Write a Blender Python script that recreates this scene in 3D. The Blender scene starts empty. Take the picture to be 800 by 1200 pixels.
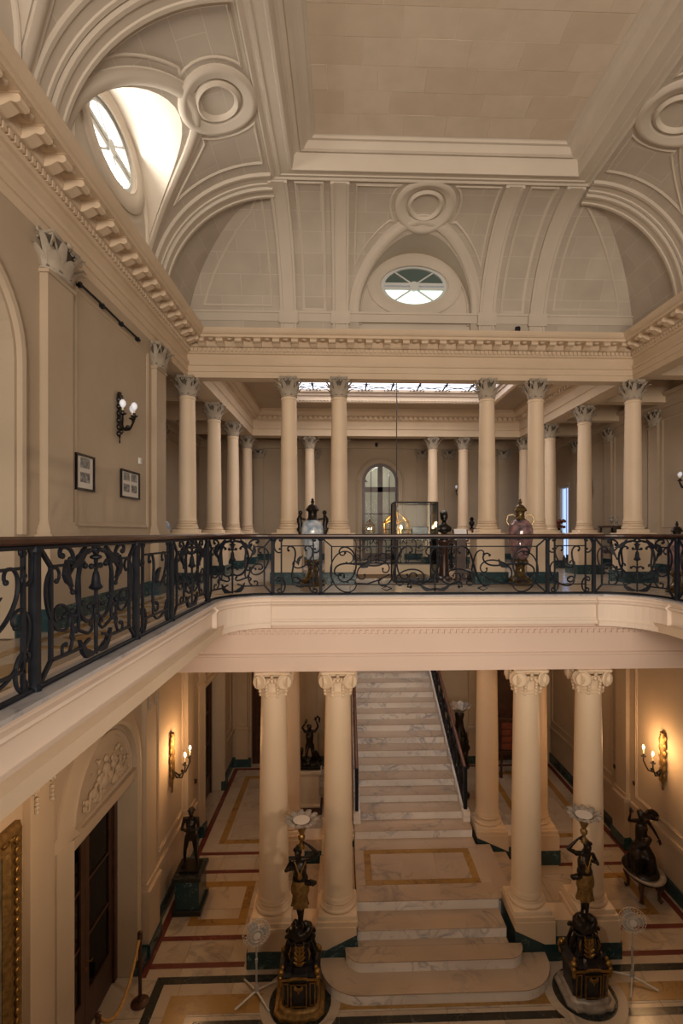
import bpy, bmesh, math, random
from math import sin, cos, pi, sqrt, radians, atan2
from mathutils import Vector, Matrix
random.seed(7)
S = bpy.context.scene
COL = S.collection

# ------------------------------------------------------------------ camera, world, exposure
cam = bpy.data.objects.new('camera', bpy.data.cameras.new('camera'))
COL.objects.link(cam)
cam.location = (0, 0, 7.0)
cam.rotation_euler = (radians(90), 0, radians(-1.9))
cam.data.sensor_fit = 'HORIZONTAL'
cam.data.sensor_width = 36
cam.data.lens = 27.0
cam.data.shift_x = -22/800
cam.data.shift_y = 24/800
cam.data.clip_start = 0.05
S.camera = cam
S.view_settings.view_transform = 'Standard'
S.view_settings.look = 'None'
S.view_settings.gamma = 1
S.view_settings.use_curve_mapping = False
S.view_settings.exposure = 0.35

W = bpy.data.worlds.new('World'); S.world = W
W.use_nodes = True
bg = W.node_tree.nodes['Background']
bg.inputs[0].default_value = (0.80, 0.86, 1.0, 1)
bg.inputs[1].default_value = 0.12

def area(name, loc, rot, sx, sy, power, col):
    l = bpy.data.lights.new(name, 'AREA'); l.shape = 'RECTANGLE'; l.size = sx; l.size_y = sy
    l.energy = power; l.color = col
    o = bpy.data.objects.new(name, l); COL.objects.link(o); o.location = loc; o.rotation_euler = rot
    return o
def point(name, loc, power, col, r=0.05):
    l = bpy.data.lights.new(name, 'POINT'); l.energy = power; l.color = col; l.shadow_soft_size = r
    o = bpy.data.objects.new(name, l); COL.objects.link(o); o.location = loc
    return o
# unseen daylight fill added behind the camera, the skylight over the stair hall, the oval windows
area('front_daylight_fill', (1.5, -7.0, 8.3), (radians(100), 0, 0), 7.0, 3.6, 1000, (1.0, 0.86, 0.70))
area('stair_skylight_daylight', (1.5, 14.3, 11.3), (0, 0, 0), 5.4, 3.4, 110, (1.0, 0.86, 0.70))
area('oval_window_daylight', (-2.95, 7.35, 12.45), (0, radians(-115), 0), 0.8, 1.3, 16, (1.0, 0.93, 0.82))
WARM = (1.0, 0.56, 0.24)

# ------------------------------------------------------------------ materials
MATS = {}
def nodes_of(name):
    m = bpy.data.materials.new(name); m.use_nodes = True
    nt = m.node_tree; b = nt.nodes['Principled BSDF']
    MATS[name] = m
    return m, nt, b
def N(nt, t, **kw):
    n = nt.nodes.new(t)
    for k, v in kw.items():
        if k in n.inputs: n.inputs[k].default_value = v
        else: setattr(n, k, v)
    return n
def rgb(h):
    return tuple(h) + (1,)
def noisy(name, c1, c2, scale=3, rough=.6, metal=0, bump=0.0, bscale=40, spec=.5, detail=4):
    m, nt, b = nodes_of(name)
    tc = N(nt, 'ShaderNodeTexCoord')
    n = N(nt, 'ShaderNodeTexNoise'); n.inputs['Scale'].default_value = scale; n.inputs['Detail'].default_value = detail
    r = N(nt, 'ShaderNodeValToRGB')
    r.color_ramp.elements[0].position = .3; r.color_ramp.elements[1].position = .7
    r.color_ramp.elements[0].color = rgb(c1); r.color_ramp.elements[1].color = rgb(c2)
    L = nt.links.new
    L(tc.outputs['Object'], n.inputs['Vector']); L(n.outputs['Fac'], r.inputs['Fac']); L(r.outputs['Color'], b.inputs['Base Color'])
    b.inputs['Roughness'].default_value = rough; b.inputs['Metallic'].default_value = metal
    b.inputs['Specular IOR Level'].default_value = spec
    if bump:
        n2 = N(nt, 'ShaderNodeTexNoise'); n2.inputs['Scale'].default_value = bscale; n2.inputs['Detail'].default_value = 3
        bp = N(nt, 'ShaderNodeBump'); bp.inputs['Strength'].default_value = bump; bp.inputs['Distance'].default_value = .01
        L(tc.outputs['Object'], n2.inputs['Vector']); L(n2.outputs['Fac'], bp.inputs['Height']); L(bp.outputs['Normal'], b.inputs['Normal'])
    return m
def marble(name, base, vein, scale=1.6, rough=.25, amount=.16, tint=None):
    m, nt, b = nodes_of(name); L = nt.links.new
    tc = N(nt, 'ShaderNodeTexCoord'); info = N(nt, 'ShaderNodeObjectInfo')
    va = N(nt, 'ShaderNodeVectorMath', operation='ADD')
    mul = N(nt, 'ShaderNodeMath', operation='MULTIPLY'); mul.inputs[1].default_value = 23.0
    L(info.outputs['Random'], mul.inputs[0]); L(tc.outputs['Object'], va.inputs[0]); L(mul.outputs[0], va.inputs[1])
    n1 = N(nt, 'ShaderNodeTexNoise'); n1.inputs['Scale'].default_value = scale; n1.inputs['Detail'].default_value = 8; n1.inputs['Distortion'].default_value = 1.6
    L(va.outputs[0], n1.inputs['Vector'])
    sb = N(nt, 'ShaderNodeMath', operation='SUBTRACT'); sb.inputs[1].default_value = .5
    ab = N(nt, 'ShaderNodeMath', operation='ABSOLUTE')
    L(n1.outputs['Fac'], sb.inputs[0]); L(sb.outputs[0], ab.inputs[0])
    r = N(nt, 'ShaderNodeValToRGB'); e = r.color_ramp.elements
    e[0].position = 0.0; e[0].color = rgb(vein); e[1].position = amount; e[1].color = rgb(base)
    mid = e.new(amount*.3); mid.color = rgb([.5*a+.5*c for a, c in zip(base, vein)])
    nm = N(nt, 'ShaderNodeTexNoise'); nm.inputs['Scale'].default_value = scale*.8; nm.inputs['Detail'].default_value = 3
    L(va.outputs[0], nm.inputs['Vector'])
    mr = N(nt, 'ShaderNodeMapRange'); mr.inputs['From Min'].default_value = .62; mr.inputs['From Max'].default_value = .42; mr.inputs['To Min'].default_value = 0.0; mr.inputs['To Max'].default_value = amount
    L(nm.outputs['Fac'], mr.inputs['Value'])
    sm = N(nt, 'ShaderNodeMath', operation='ADD'); L(ab.outputs[0], sm.inputs[0]); L(mr.outputs[0], sm.inputs[1])
    L(sm.outputs[0], r.inputs['Fac'])
    n2 = N(nt, 'ShaderNodeTexNoise'); n2.inputs['Scale'].default_value = .9
    L(va.outputs[0], n2.inputs['Vector'])
    mx = N(nt, 'ShaderNodeMixRGB', blend_type='MULTIPLY'); mx.inputs['Fac'].default_value = .7
    r2 = N(nt, 'ShaderNodeValToRGB'); r2.color_ramp.elements[0].color = (.72, .68, .64, 1); r2.color_ramp.elements[1].color = (1, 1, 1, 1)
    r2.color_ramp.elements[0].position = .3; r2.color_ramp.elements[1].position = .65
    L(n2.outputs['Fac'], r2.inputs['Fac']); L(r.outputs['Color'], mx.inputs[1]); L(r2.outputs['Color'], mx.inputs[2])
    L(mx.outputs[0], b.inputs['Base Color'])
    b.inputs['Roughness'].default_value = rough
    return m
def plain(name, c, rough=.5, metal=0, spec=.5):
    m, nt, b = nodes_of(name)
    b.inputs['Base Color'].default_value = rgb(c); b.inputs['Roughness'].default_value = rough; b.inputs['Metallic'].default_value = metal
    b.inputs['Specular IOR Level'].default_value = spec
    return m
def emit(name, c, s):
    m, nt, b = nodes_of(name)
    b.inputs['Base Color'].default_value = rgb(c); b.inputs['Emission Color'].default_value = rgb(c); b.inputs['Emission Strength'].default_value = s
    return m
def glassm(name, tint=(.9, .97, .96), refl=.12):
    m, nt, b = nodes_of(name); L = nt.links.new
    nt.nodes.remove(b)
    out = nt.nodes['Material Output']
    tr = N(nt, 'ShaderNodeBsdfTransparent'); tr.inputs[0].default_value = rgb(tint)
    gl = N(nt, 'ShaderNodeBsdfGlossy'); gl.inputs['Roughness'].default_value = .03
    lw = N(nt, 'ShaderNodeFresnel'); lw.inputs['IOR'].default_value = 1.04+refl*.5
    mx = N(nt, 'ShaderNodeMixShader')
    L(lw.outputs[0], mx.inputs[0]); L(tr.outputs[0], mx.inputs[1]); L(gl.outputs[0], mx.inputs[2]); L(mx.outputs[0], out.inputs[0])
    return m

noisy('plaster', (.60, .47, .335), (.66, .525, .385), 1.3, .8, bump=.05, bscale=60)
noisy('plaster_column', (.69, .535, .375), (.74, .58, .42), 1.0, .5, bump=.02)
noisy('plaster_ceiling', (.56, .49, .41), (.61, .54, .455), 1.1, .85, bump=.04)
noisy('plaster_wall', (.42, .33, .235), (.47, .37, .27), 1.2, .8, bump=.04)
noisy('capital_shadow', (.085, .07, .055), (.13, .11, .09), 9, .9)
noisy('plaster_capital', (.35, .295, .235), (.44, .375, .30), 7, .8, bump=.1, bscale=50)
noisy('plaster_fascia', (.72, .60, .51), (.77, .65, .555), .9, .6)
noisy('stone_block', (.60, .51, .41), (.67, .575, .46), 2.5, .85, bump=.06, bscale=30)
noisy('stone_block_dark', (.58, .48, .37), (.63, .53, .42), 2.5, .85, bump=.06, bscale=30)
noisy('plaster_beam', (.66, .51, .43), (.70, .545, .46), .9, .6)
noisy('stone_joint', (.72, .65, .55), (.76, .69, .58), 3, .9)
marble('marble_white', (.50, .42, .335), (.30, .26, .22), 1.4, .22, .07)
marble('marble_step', (.50, .39, .295), (.26, .23, .21), 1.6, .28, .07)  # brownish marble, with the warm light on the tread tops put into it
marble('marble_riser', (.88, .85, .83), (.40, .40, .46), 2.2, .28, .10)
marble('marble_kerb', (.46, .45, .47), (.24, .24, .28), 2.4, .3, .12)
marble('marble_red', (.15, .040, .030), (.26, .10, .075), 4, .25, .05)
marble('marble_green', (.020, .055, .065), (.16, .27, .28), 5, .22, .035)
marble('marble_black', (.020, .024, .024), (.11, .12, .11), 4, .22, .03)
marble('marble_ochre', (.36, .21, .065), (.20, .11, .035), 3, .25, .10)
noisy('iron', (.004, .006, .012), (.011, .014, .022), 12, .55, 0, spec=.25)
noisy('bronze', (.012, .010, .010), (.035, .026, .020), 9, .32, .6)
noisy('gilt', (.20, .11, .03), (.40, .25, .08), 14, .38, .85, bump=.3, bscale=60)
noisy('dull_gilt', (.16, .095, .03), (.32, .20, .07), 20, .45, .7, bump=.5, bscale=90)
noisy('wood_dark', (.035, .014, .009), (.075, .032, .02), 6, .35)
noisy('wood_red', (.10, .035, .022), (.16, .06, .035), 6, .35)
noisy('leather_red', (.16, .035, .02), (.22, .06, .03), 8, .5)
plain('black_lacquer', (.006, .006, .010), .22)
noisy('pewter', (.25, .22, .20), (.42, .38, .34), 10, .42, .35)
noisy('porcelain_blue', (.15, .25, .40), (.78, .82, .86), 9, .12, spec=.7)
noisy('porcelain_pink', (.02, .03, .05), (.40, .22, .22), 9, .10, spec=.8)
noisy('porcelain_gilt', (.02, .015, .012), (.22, .14, .045), 25, .25, .5)
noisy('rope', (.42, .22, .05), (.58, .33, .10), 30, .7)
plain('white_plastic', (.70, .68, .64), .4)
plain('fan_grey', (.45, .45, .46), .35, .2)
plain('paper', (.86, .86, .88), .6)
plain('mount', (.66, .60, .54), .7)
noisy('photo_print', (.03, .03, .03), (.42, .40, .38), 22, .5)
noisy('canvas', (.05, .045, .03), (.26, .24, .18), 3, .35)
plain('cable', (.01, .01, .012), .5)
plain('candle', (.80, .70, .52), .5)
noisy('flower', (.12, .03, .02), (.28, .09, .06), 30, .7)
noisy('velvet', (.03, .03, .045), (.06, .06, .08), 10, .9)
plain('window_paint', (.62, .64, .63), .5)
emit('bulb_warm', (1.0, .74, .42), 13)
emit('bulb_off_glow', (.82, .84, .90), .25)  # unlit bulbs given a faint glow of their own
emit('sky_pane', (1.0, .99, .96), 2.6)
emit('sky_pane_green', (.70, .86, .78), .95)
plain('pane_dark', (.10, .14, .13), .15)
emit('skylight_pane', (.86, .88, 1.0), 1.6)
emit('dawn_pane', (.45, .62, 1.0), .9)
emit('lamp_glass', (1.0, .62, .25), 2.2)
glassm('glass_clear', (.965, .985, .98))
glassm('glass_door', (.45, .47, .44), .5)

# cove: plaster with faint courses of stone joints from UV
def cove_mat():
    m, nt, b = nodes_of('cove_stone'); L = nt.links.new
    uv = N(nt, 'ShaderNodeUVMap'); tc = N(nt, 'ShaderNodeTexCoord')
    br = N(nt, 'ShaderNodeTexBrick'); br.inputs['Scale'].default_value = 1.0
    br.inputs['Brick Width'].default_value = .85; br.inputs['Row Height'].default_value = .40; br.inputs['Mortar Size'].default_value = .004
    br.inputs['Color1'].default_value = (.53, .46, .385, 1); br.inputs['Color2'].default_value = (.575, .505, .425, 1); br.inputs['Mortar'].default_value = (.70, .64, .56, 1)
    n = N(nt, 'ShaderNodeTexNoise'); n.inputs['Scale'].default_value = 2
    mx = N(nt, 'ShaderNodeMixRGB', blend_type='MULTIPLY'); mx.inputs['Fac'].default_value = .25
    L(uv.outputs[0], br.inputs['Vector']); L(tc.outputs['Object'], n.inputs['Vector'])
    L(br.outputs['Color'], mx.inputs[1]); L(n.outputs['Fac'], mx.inputs[2]); L(mx.outputs[0], b.inputs['Base Color'])
    b.inputs['Roughness'].default_value = .85
cove_mat()

# ------------------------------------------------------------------ mesh helpers
class MB:
    def __init__(s): s.v = []; s.f = []; s.uv = None
    def add(s, vs, fs):
        o = len(s.v); s.v += [tuple(p) for p in vs]; s.f += [tuple(i+o for i in f) for f in fs]
        return s
    def box(s, x0, x1, y0, y1, z0, z1):
        return s.add([(x0,y0,z0),(x1,y0,z0),(x1,y1,z0),(x0,y1,z0),(x0,y0,z1),(x1,y0,z1),(x1,y1,z1),(x0,y1,z1)],
              [(0,3,2,1),(4,5,6,7),(0,1,5,4),(1,2,6,5),(2,3,7,6),(3,0,4,7)])
    def cbox(s, c, sx, sy, sz):
        return s.box(c[0]-sx/2, c[0]+sx/2, c[1]-sy/2, c[1]+sy/2, c[2]-sz/2, c[2]+sz/2)
    def bbox(s, x0, x1, y0, y1, z0, z1, b):       # box with chamfered vertical and top edges
        ch = lambda e: [(x0+e+b,y0+e),(x1-e-b,y0+e),(x1-e,y0+e+b),(x1-e,y1-e-b),(x1-e-b,y1-e),(x0+e+b,y1-e),(x0+e,y1-e-b),(x0+e,y0+e+b)]
        return s.loft([[(x,y,z) for x,y in ch(e)] for z, e in ((z0,0),(z1-b,0),(z1,b))])
    def loft(s, rings, cap=True, closed=True, loop=False):
        n = len(rings[0]); vs = [p for r in rings for p in r]; fs = []
        m = len(rings)
        for i in range(m if loop else m-1):
            a, b = i*n, ((i+1) % m)*n
            for j in range(n if closed else n-1):
                k = (j+1) % n
                fs.append((a+j, a+k, b+k, b+j))
        if cap and not loop and closed:
            fs.append(tuple(range(n-1, -1, -1))); fs.append(tuple((m-1)*n+j for j in range(n)))
        return s.add(vs, fs)
    def lathe(s, prof, n=20, c=(0,0,0), sx=1, sy=1, ph=0, cap=True):
        return s.loft([[(c[0]+r*sx*cos(2*pi*j/n+ph), c[1]+r*sy*sin(2*pi*j/n+ph), c[2]+z) for j in range(n)] for r, z in prof], cap)
    def square(s, prof, c=(0,0,0), sx=1, sy=1):
        return s.loft([[(c[0]+a*r*sx, c[1]+b*r*sy, c[2]+z) for a, b in ((-1,-1),(1,-1),(1,1),(-1,1))] for r, z in prof])
    def tube(s, pts, r, n=6, closed=False, flat=1.0, cap=True):
        P = [Vector(p) for p in pts]; m = len(P)
        R = r if isinstance(r, (list, tuple)) else [r]*m
        up = None; rings = []
        for i in range(m):
            if closed: t = P[(i+1) % m]-P[i-1]
            else: t = P[min(i+1, m-1)]-P[max(i-1, 0)]
            if t.length < 1e-9: t = Vector((0,0,1))
            t.normalize()
            if up is None:
                up = Vector((0,0,1)) if abs(t.z) < .9 else Vector((1,0,0))
            a = up - t*up.dot(t)
            if a.length < 1e-6: a = t.orthogonal()
            a.normalize(); b = t.cross(a); up = a
            rings.append([tuple(P[i]+a*(R[i]*cos(2*pi*j/n))+b*(R[i]*flat*sin(2*pi*j/n))) for j in range(n)])
        return s.loft(rings, cap, True, closed)
    def ell(s, c, rx, ry, rz, n=10, m=7, rot=None):
        rings = []
        for i in range(m+1):
            a = -pi/2 + pi*i/m; rr = max(cos(a), .02)
            ring = [Vector((rx*rr*cos(2*pi*j/n), ry*rr*sin(2*pi*j/n), rz*sin(a))) for j in range(n)]
            if rot: ring = [rot @ p for p in ring]
            rings.append([tuple(p+Vector(c)) for p in ring])
        return s.loft(rings)
    def prism(s, poly, f, h0, h1):                   # extrude a 2D polygon between two heights of a mapping f(u,v,h)
        n = len(poly)
        return s.add([f(u, v, h0) for u, v in poly]+[f(u, v, h1) for u, v in poly],
                     [tuple(range(n-1, -1, -1)), tuple(range(n, 2*n))]+[(j, (j+1) % n, n+(j+1) % n, n+j) for j in range(n)])
    def msweep(s, path, prof, f, closed=False):      # sweep a profile (d across, h high) along a 2D path mapped by f(u,v,h)
        m = len(path); rings = []
        for i in range(m):
            p = Vector(path[i])
            a = Vector(path[i-1]) if (i > 0 or closed) else None
            b = Vector(path[(i+1) % m]) if (i < m-1 or closed) else None
            d1 = (p-a).normalized() if a is not None else None
            d2 = (b-p).normalized() if b is not None else None
            if d1 is None: d1 = d2
            if d2 is None: d2 = d1
            n1 = Vector((-d1.y, d1.x)); n2 = Vector((-d2.y, d2.x))
            nn = n1+n2
            if nn.length < 1e-6: nn = n1
            nn.normalize(); k = 1/max(.35, nn.dot(n1))
            rings.append([f(p.x+nn.x*d*k, p.y+nn.y*d*k, h) for d, h in prof])
        return s.loft(rings, True, True, closed)
    def xform(s, M):
        s.v = [tuple(M @ Vector(p)) for p in s.v]; return s
    def join(s, o, M=None):
        return s.add([tuple(M @ Vector(p)) for p in o.v] if M else o.v, o.f)
    def mesh(s, name, mat, smooth=None, recalc=True):
        me = bpy.data.meshes.new(name)
        me.from_pydata(s.v, [], s.f)
        if recalc:
            bm = bmesh.new(); bm.from_mesh(me)
            bmesh.ops.recalc_face_normals(bm, faces=bm.faces); bm.to_mesh(me); bm.free()
        me.materials.append(MATS[mat])
        if s.uv:
            l = me.uv_layers.new(name='UVMap')
            for lp in me.loops: l.data[lp.index].uv = s.uv[lp.vertex_index]
        if smooth:
            me.polygons.foreach_set('use_smooth', [True]*len(me.polygons))
            me.set_sharp_from_angle(angle=radians(smooth))
        return me
    def build(s, name, mat, parent=None, smooth=None, kind=None, recalc=True):
        o = bpy.data.objects.new(name, s.mesh(name, mat, smooth, recalc)); COL.objects.link(o)
        if parent: o.parent = parent
        if kind: o['kind'] = kind
        return o
def inst(name, me, parent, M=None):
    o = bpy.data.objects.new(name, me); COL.objects.link(o)
    if parent: o.parent = parent
    if M is not None: o.matrix_local = M
    return o
def T(x=0, y=0, z=0, rz=0, s=1):
    return Matrix.Translation((x, y, z)) @ Matrix.Rotation(rz, 4, 'Z') @ Matrix.Scale(s, 4)
def empty(name, loc=(0,0,0), rz=0):
    o = bpy.data.objects.new(name, None); COL.objects.link(o); o.location = loc; o.rotation_euler = (0,0,rz)
    o.empty_display_size = .1
    return o
def struct(name):
    o = empty(name); o['kind'] = 'structure'; return o
def thing(name, label, cat, loc=(0,0,0), rz=0, group=None):
    o = empty(name, loc, rz); o['label'] = label; o['category'] = cat
    if group: o['group'] = group
    return o
def copy_tree(o, loc, rz, label, group=None):
    r = o.copy(); COL.objects.link(r); r.location = loc; r.rotation_euler = (0,0,rz); r['label'] = label
    if group: r['group'] = group
    for c in list(o.children):
        d = c.copy(); COL.objects.link(d); d.parent = r
        for g in list(c.children):
            e = g.copy(); COL.objects.link(e); e.parent = d
    return r
def fX(X0, sg): return lambda u, v, h: (X0+sg*h, u, v)       # wall across X, u along Y, v up
def fY(Y0, sg): return lambda u, v, h: (u, Y0+sg*h, v)       # wall across Y, u along X
def fZ(Z0): return lambda u, v, h: (u, v, Z0+h)
MOULD = [(-.035,0),(-.03,.022),(-.012,.03),(.006,.016),(.03,.012),(.035,0)]
def mould(w, h): return [(-w/2,0),(-w*.42,h*.75),(-w*.15,h),(w*.1,h*.5),(w*.4,h*.4),(w/2,0)]
def rectp(u0, u1, v0, v1): return [(u0,v0),(u1,v0),(u1,v1),(u0,v1)]
def arcp(uc, vc, r, a0, a1, n=20, ry=None):
    ry = ry or r
    return [(uc+r*cos(a0+(a1-a0)*i/n), vc+ry*sin(a0+(a1-a0)*i/n)) for i in range(n+1)]

C = 1.51
XL, XR = -3.31, 6.33
YB, YF = 11.0, -2.6
ZF = 5.93            # gallery floor
ZC = 10.30           # underside of the upper entablature
ZS = 11.18           # springing of the cove
ZT = 13.22           # flat of the ceiling
CXS = [XL, -1.16, -.09, 3.11, 4.18, XR]
YS = [13.25, 15.5, 17.75]

# ================================================================== SETTING
# ---- ground floor
floor = struct('floor')
MB().box(-4.4, 7.4, -2.6, 18.0, -.3, -.012).build('floor_bed', 'marble_white', floor)
def slabs(x0, x1, y0, y1, nx, ny, z0, z1, mat, parent, name='slab', gap=.004):
    for i in range(nx):
        for j in range(ny):
            a, b = x0+(x1-x0)*i/nx, x0+(x1-x0)*(i+1)/nx
            c, d = y0+(y1-y0)*j/ny, y0+(y1-y0)*(j+1)/ny
            MB().box(a+gap, b-gap, c+gap, d-gap, z0, z1).build(name, mat, parent)
ZI = .004
def strip(x0, x1, y0, y1, mat, parent=floor, z=0):
    L = max(x1-x0, y1-y0); n = max(1, int(round(L/1.1)))
    for i in range(n):
        if x1-x0 >= y1-y0: MB().box(x0+(x1-x0)*i/n+.001, x0+(x1-x0)*(i+1)/n-.001, y0, y1, z-.011, z+ZI).build('inlay_strip', mat, parent)
        else: MB().box(x0, x1, y0+(y1-y0)*i/n+.001, y0+(y1-y0)*(i+1)/n-.001, z-.011, z+ZI).build('inlay_strip', mat, parent)
slabs(-3.31, -.4, 8.1, 15.6, 4, 10, -.011, 0, 'marble_white', floor)
slabs(3.2, 6.33, 8.1, 15.6, 4, 10, -.011, 0, 'marble_white', floor)
slabs(-3.31, 6.33, 5.6, 8.1, 12, 4, -.011, 0, 'marble_white', floor)
for sd in (0, 1):
    mx = (lambda a, b: (a, b)) if sd == 0 else (lambda a, b: (2*C-b, 2*C-a))
    for y in (8.36, 8.92, 10.65, 11.25):
        strip(*mx(-3.10, -1.60 if y < 9.5 else -1.5), y-.05, y+.05, 'marble_red')
    strip(*mx(-3.22, -3.10), 8.15, 15.3, 'marble_red')
    strip(*mx(-3.10, -.6), 15.18, 15.3, 'marble_red')
    for (a, b, c, d) in ((-2.78, -1.75, 9.2, 10.35), (-2.8, -1.2, 11.6, 14.8)):
        w = .15
        strip(*mx(a, b), c, c+w, 'marble_ochre'); strip(*mx(a, b), d-w, d, 'marble_ochre')
        strip(*mx(a, a+w), c+w, d-w, 'marble_ochre'); strip(*mx(b-w, b), c+w, d-w, 'marble_ochre')
    strip(*mx(-2.91, -2.77), 3.0, 8.02, 'marble_black')
    strip(*mx(-2.60, -2.28), 3.0, 7.51, 'marble_ochre')
    strip(*mx(-2.15, -2.03), 3.0, 7.28, 'marble_black')
    strip(*mx(-2.91, C), 8.02, 8.15, 'marble_black')
strip(-2.60, 2*C+2.60, 7.51, 7.82, 'marble_ochre')
strip(-2.15, 2*C+2.15, 7.28, 7.40, 'marble_black')
for x in (-.64, 2*C+.64):
    MB().lathe([(.60,-.011),(.60,.006)], 36, (x, 7.66, 0)).build('round_inlay', 'marble_white', floor)
    MB().lathe([(.46,-.011),(.46,.010)], 36, (x, 7.66, 0)).build('round_inlay', 'marble_black', floor)

# ---- gallery floor (the slab round the well) with its own paving
gfl = struct('floor')
zb = ZF-.02
for (a, b, c, d) in ((-5.6, -2.0, YF, 20.2), (2*C+2.0, 8.5, YF, 20.2)):
    MB().box(a, b, c, d, zb-.30, zb).build('floor_slab', 'plaster', gfl)
MB().box(-2.0, 2*C+2.0, 8.45, 11.9, zb-.30, zb).build('floor_slab', 'plaster', gfl)
MB().box(-2.0, 2*C+2.0, 17.0, 20.2, zb-.30, zb).build('floor_slab', 'plaster', gfl)
MB().box(-2.0, .0, 11.9, 17.0, zb-.30, zb).build('floor_slab', 'plaster', gfl)
MB().box(3.0, 2*C+2.0, 11.9, 17.0, zb-.30, zb).build('floor_slab', 'plaster', gfl)
slabs(XL, -2.0, 1.8, 8.4, 2, 9, zb, ZF, 'marble_white', gfl)
slabs(2*C+2.0, XR, 5.0, 8.4, 2, 5, zb, ZF, 'marble_white', gfl)
slabs(XL, XR, 8.45, 11.9, 14, 5, zb, ZF, 'marble_white', gfl)
slabs(-5.6, XL, 8.4, 20.2, 3, 12, zb, ZF, 'marble_white', gfl)
slabs(XR, 8.5, 8.4, 20.2, 3, 12, zb, ZF, 'marble_white', gfl)
slabs(XL, 0, 11.9, 17, 4, 6, zb, ZF, 'marble_white', gfl); slabs(3.0, XR, 11.9, 17, 4, 6, zb, ZF, 'marble_white', gfl)
slabs(XL, XR, 17, 20.2, 12, 4, zb, ZF, 'marble_white', gfl)
for x in (-2.22, -2.98):
    strip(x-.06, x+.06, 1.8, 8.6, 'marble_ochre', gfl, ZF)
for i in range(6):
    y = 2.2+1.3*i
    strip(-2.9, -2.3, y, y+.12, 'marble_ochre', gfl, ZF)
    MB().prism([(-2.85, y+.5), (-2.6, y+.3), (-2.35, y+.5), (-2.6, y+.9)], fZ(ZF), -.01, ZI).build('inlay_diamond', 'marble_ochre', gfl)
for y in (8.9, 10.35):
    strip(-2.2, 5.2, y, y+.10, 'marble_ochre', gfl, ZF)

def leaf(mb, M, z0, h, w, r0, out):
    """acanthus leaf standing against a bell of radius r0, built along +x of M"""
    rows = [(0, .75, .0), (.3, 1, .012), (.62, 1.05, out*.35), (.85, .8, out*.85), (.98, .45, out*1.15), (.93, .2, out*1.45)]
    R = []
    for t, k, o in rows:
        x = r0+o; z = z0+h*t
        R.append([tuple(M @ Vector((x-.004, -w/2*k, z))), tuple(M @ Vector((x+.016, 0, z+.006))), tuple(M @ Vector((x-.004, w/2*k, z))), tuple(M @ Vector((x-.022, w*.3*k, z-.004))), tuple(M @ Vector((x-.022, -w*.3*k, z-.004)))])
    mb.loft(R)
def spiral_volute(mb, M, r, turns=1.6, tr=.018, n=22):
    pts = []
    for i in range(n):
        a = 2*pi*turns*i/(n-1); q = r*(1-.85*i/(n-1))
        pts.append(tuple(M @ Vector((0, q*cos(a), q*sin(a)))))
    mb.tube(pts, [tr*(1-.35*i/n) for i in range(n)], 5)
def corinthian(r, h, core=False):
    """capital for a shaft of top radius r, origin at its foot"""
    m = MB()
    if core: return m.lathe([(r*.99, .02), (r*.97, .04), (r*.97, h*.5), (r*1.05, h*.78), (r*1.22, h*.885)], 20)
    m.lathe([(r, 0), (r+.015, .01), (r+.015, .03), (r*.98, .036)], 20)
    for k in range(8): leaf(m, Matrix.Rotation(pi/4*k, 4, 'Z'), .03, h*.42, r*.70, r*1.0, .105)
    for k in range(8): leaf(m, Matrix.Rotation(pi/4*k+pi/8, 4, 'Z'), .05, h*.68, r*.56, r*1.03, .135)
    for k in range(4):
        Mz = Matrix.Rotation(pi/2*k+pi/4, 4, 'Z')
        for s_ in (-1, 1):                         # stalks rising to the corner volutes
            m.tube([tuple(Mz @ Vector((r*(1.02+.52*t*t), s_*r*.34*(1-t), h*(.48+.36*t)))) for t in (0, .25, .5, .75, 1)], [.02, .018, .016, .016, .014], 5)
        spiral_volute(m, Mz @ Matrix.Translation((r*1.42, 0, h*.79)) @ Matrix.Rotation(pi/2, 4, 'Z') , .055, 1.5, .016)
        Mf = Matrix.Rotation(pi/2*k, 4, 'Z')
        for s_ in (-1, 1): spiral_volute(m, Mf @ Matrix.Translation((r*1.2, s_*.045, h*.80)), .035, 1.2, .011, 14)
        m.ell(tuple(Mf @ Vector((r*1.30, 0, h*.92))), .035, .045, .035, 8, 5)
    # concave-sided abacus
    a = r*1.62
    ring = []
    for k in range(4):
        c0 = pi/2*k-pi/4; 
        p, q = Vector((a*cos(c0), a*sin(c0))), Vector((a*cos(c0+pi/2), a*sin(c0+pi/2)))
        tdir = (q-p).normalized()
        for t in (.04, .27, .5, .73, .96):
            x = p.lerp(q, t); inn = -x.normalized()*(.20*r*(1-(2*t-1)**2)) if t else 0
            x = x+inn; ring.append((x.x, x.y))
    m.loft([[(x*k, y*k, z) for x, y in ring] for k, z in ((.96, h*.88), (.97, h*.93), (1.03, h*.95), (1.03, h))])
    return m
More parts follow.
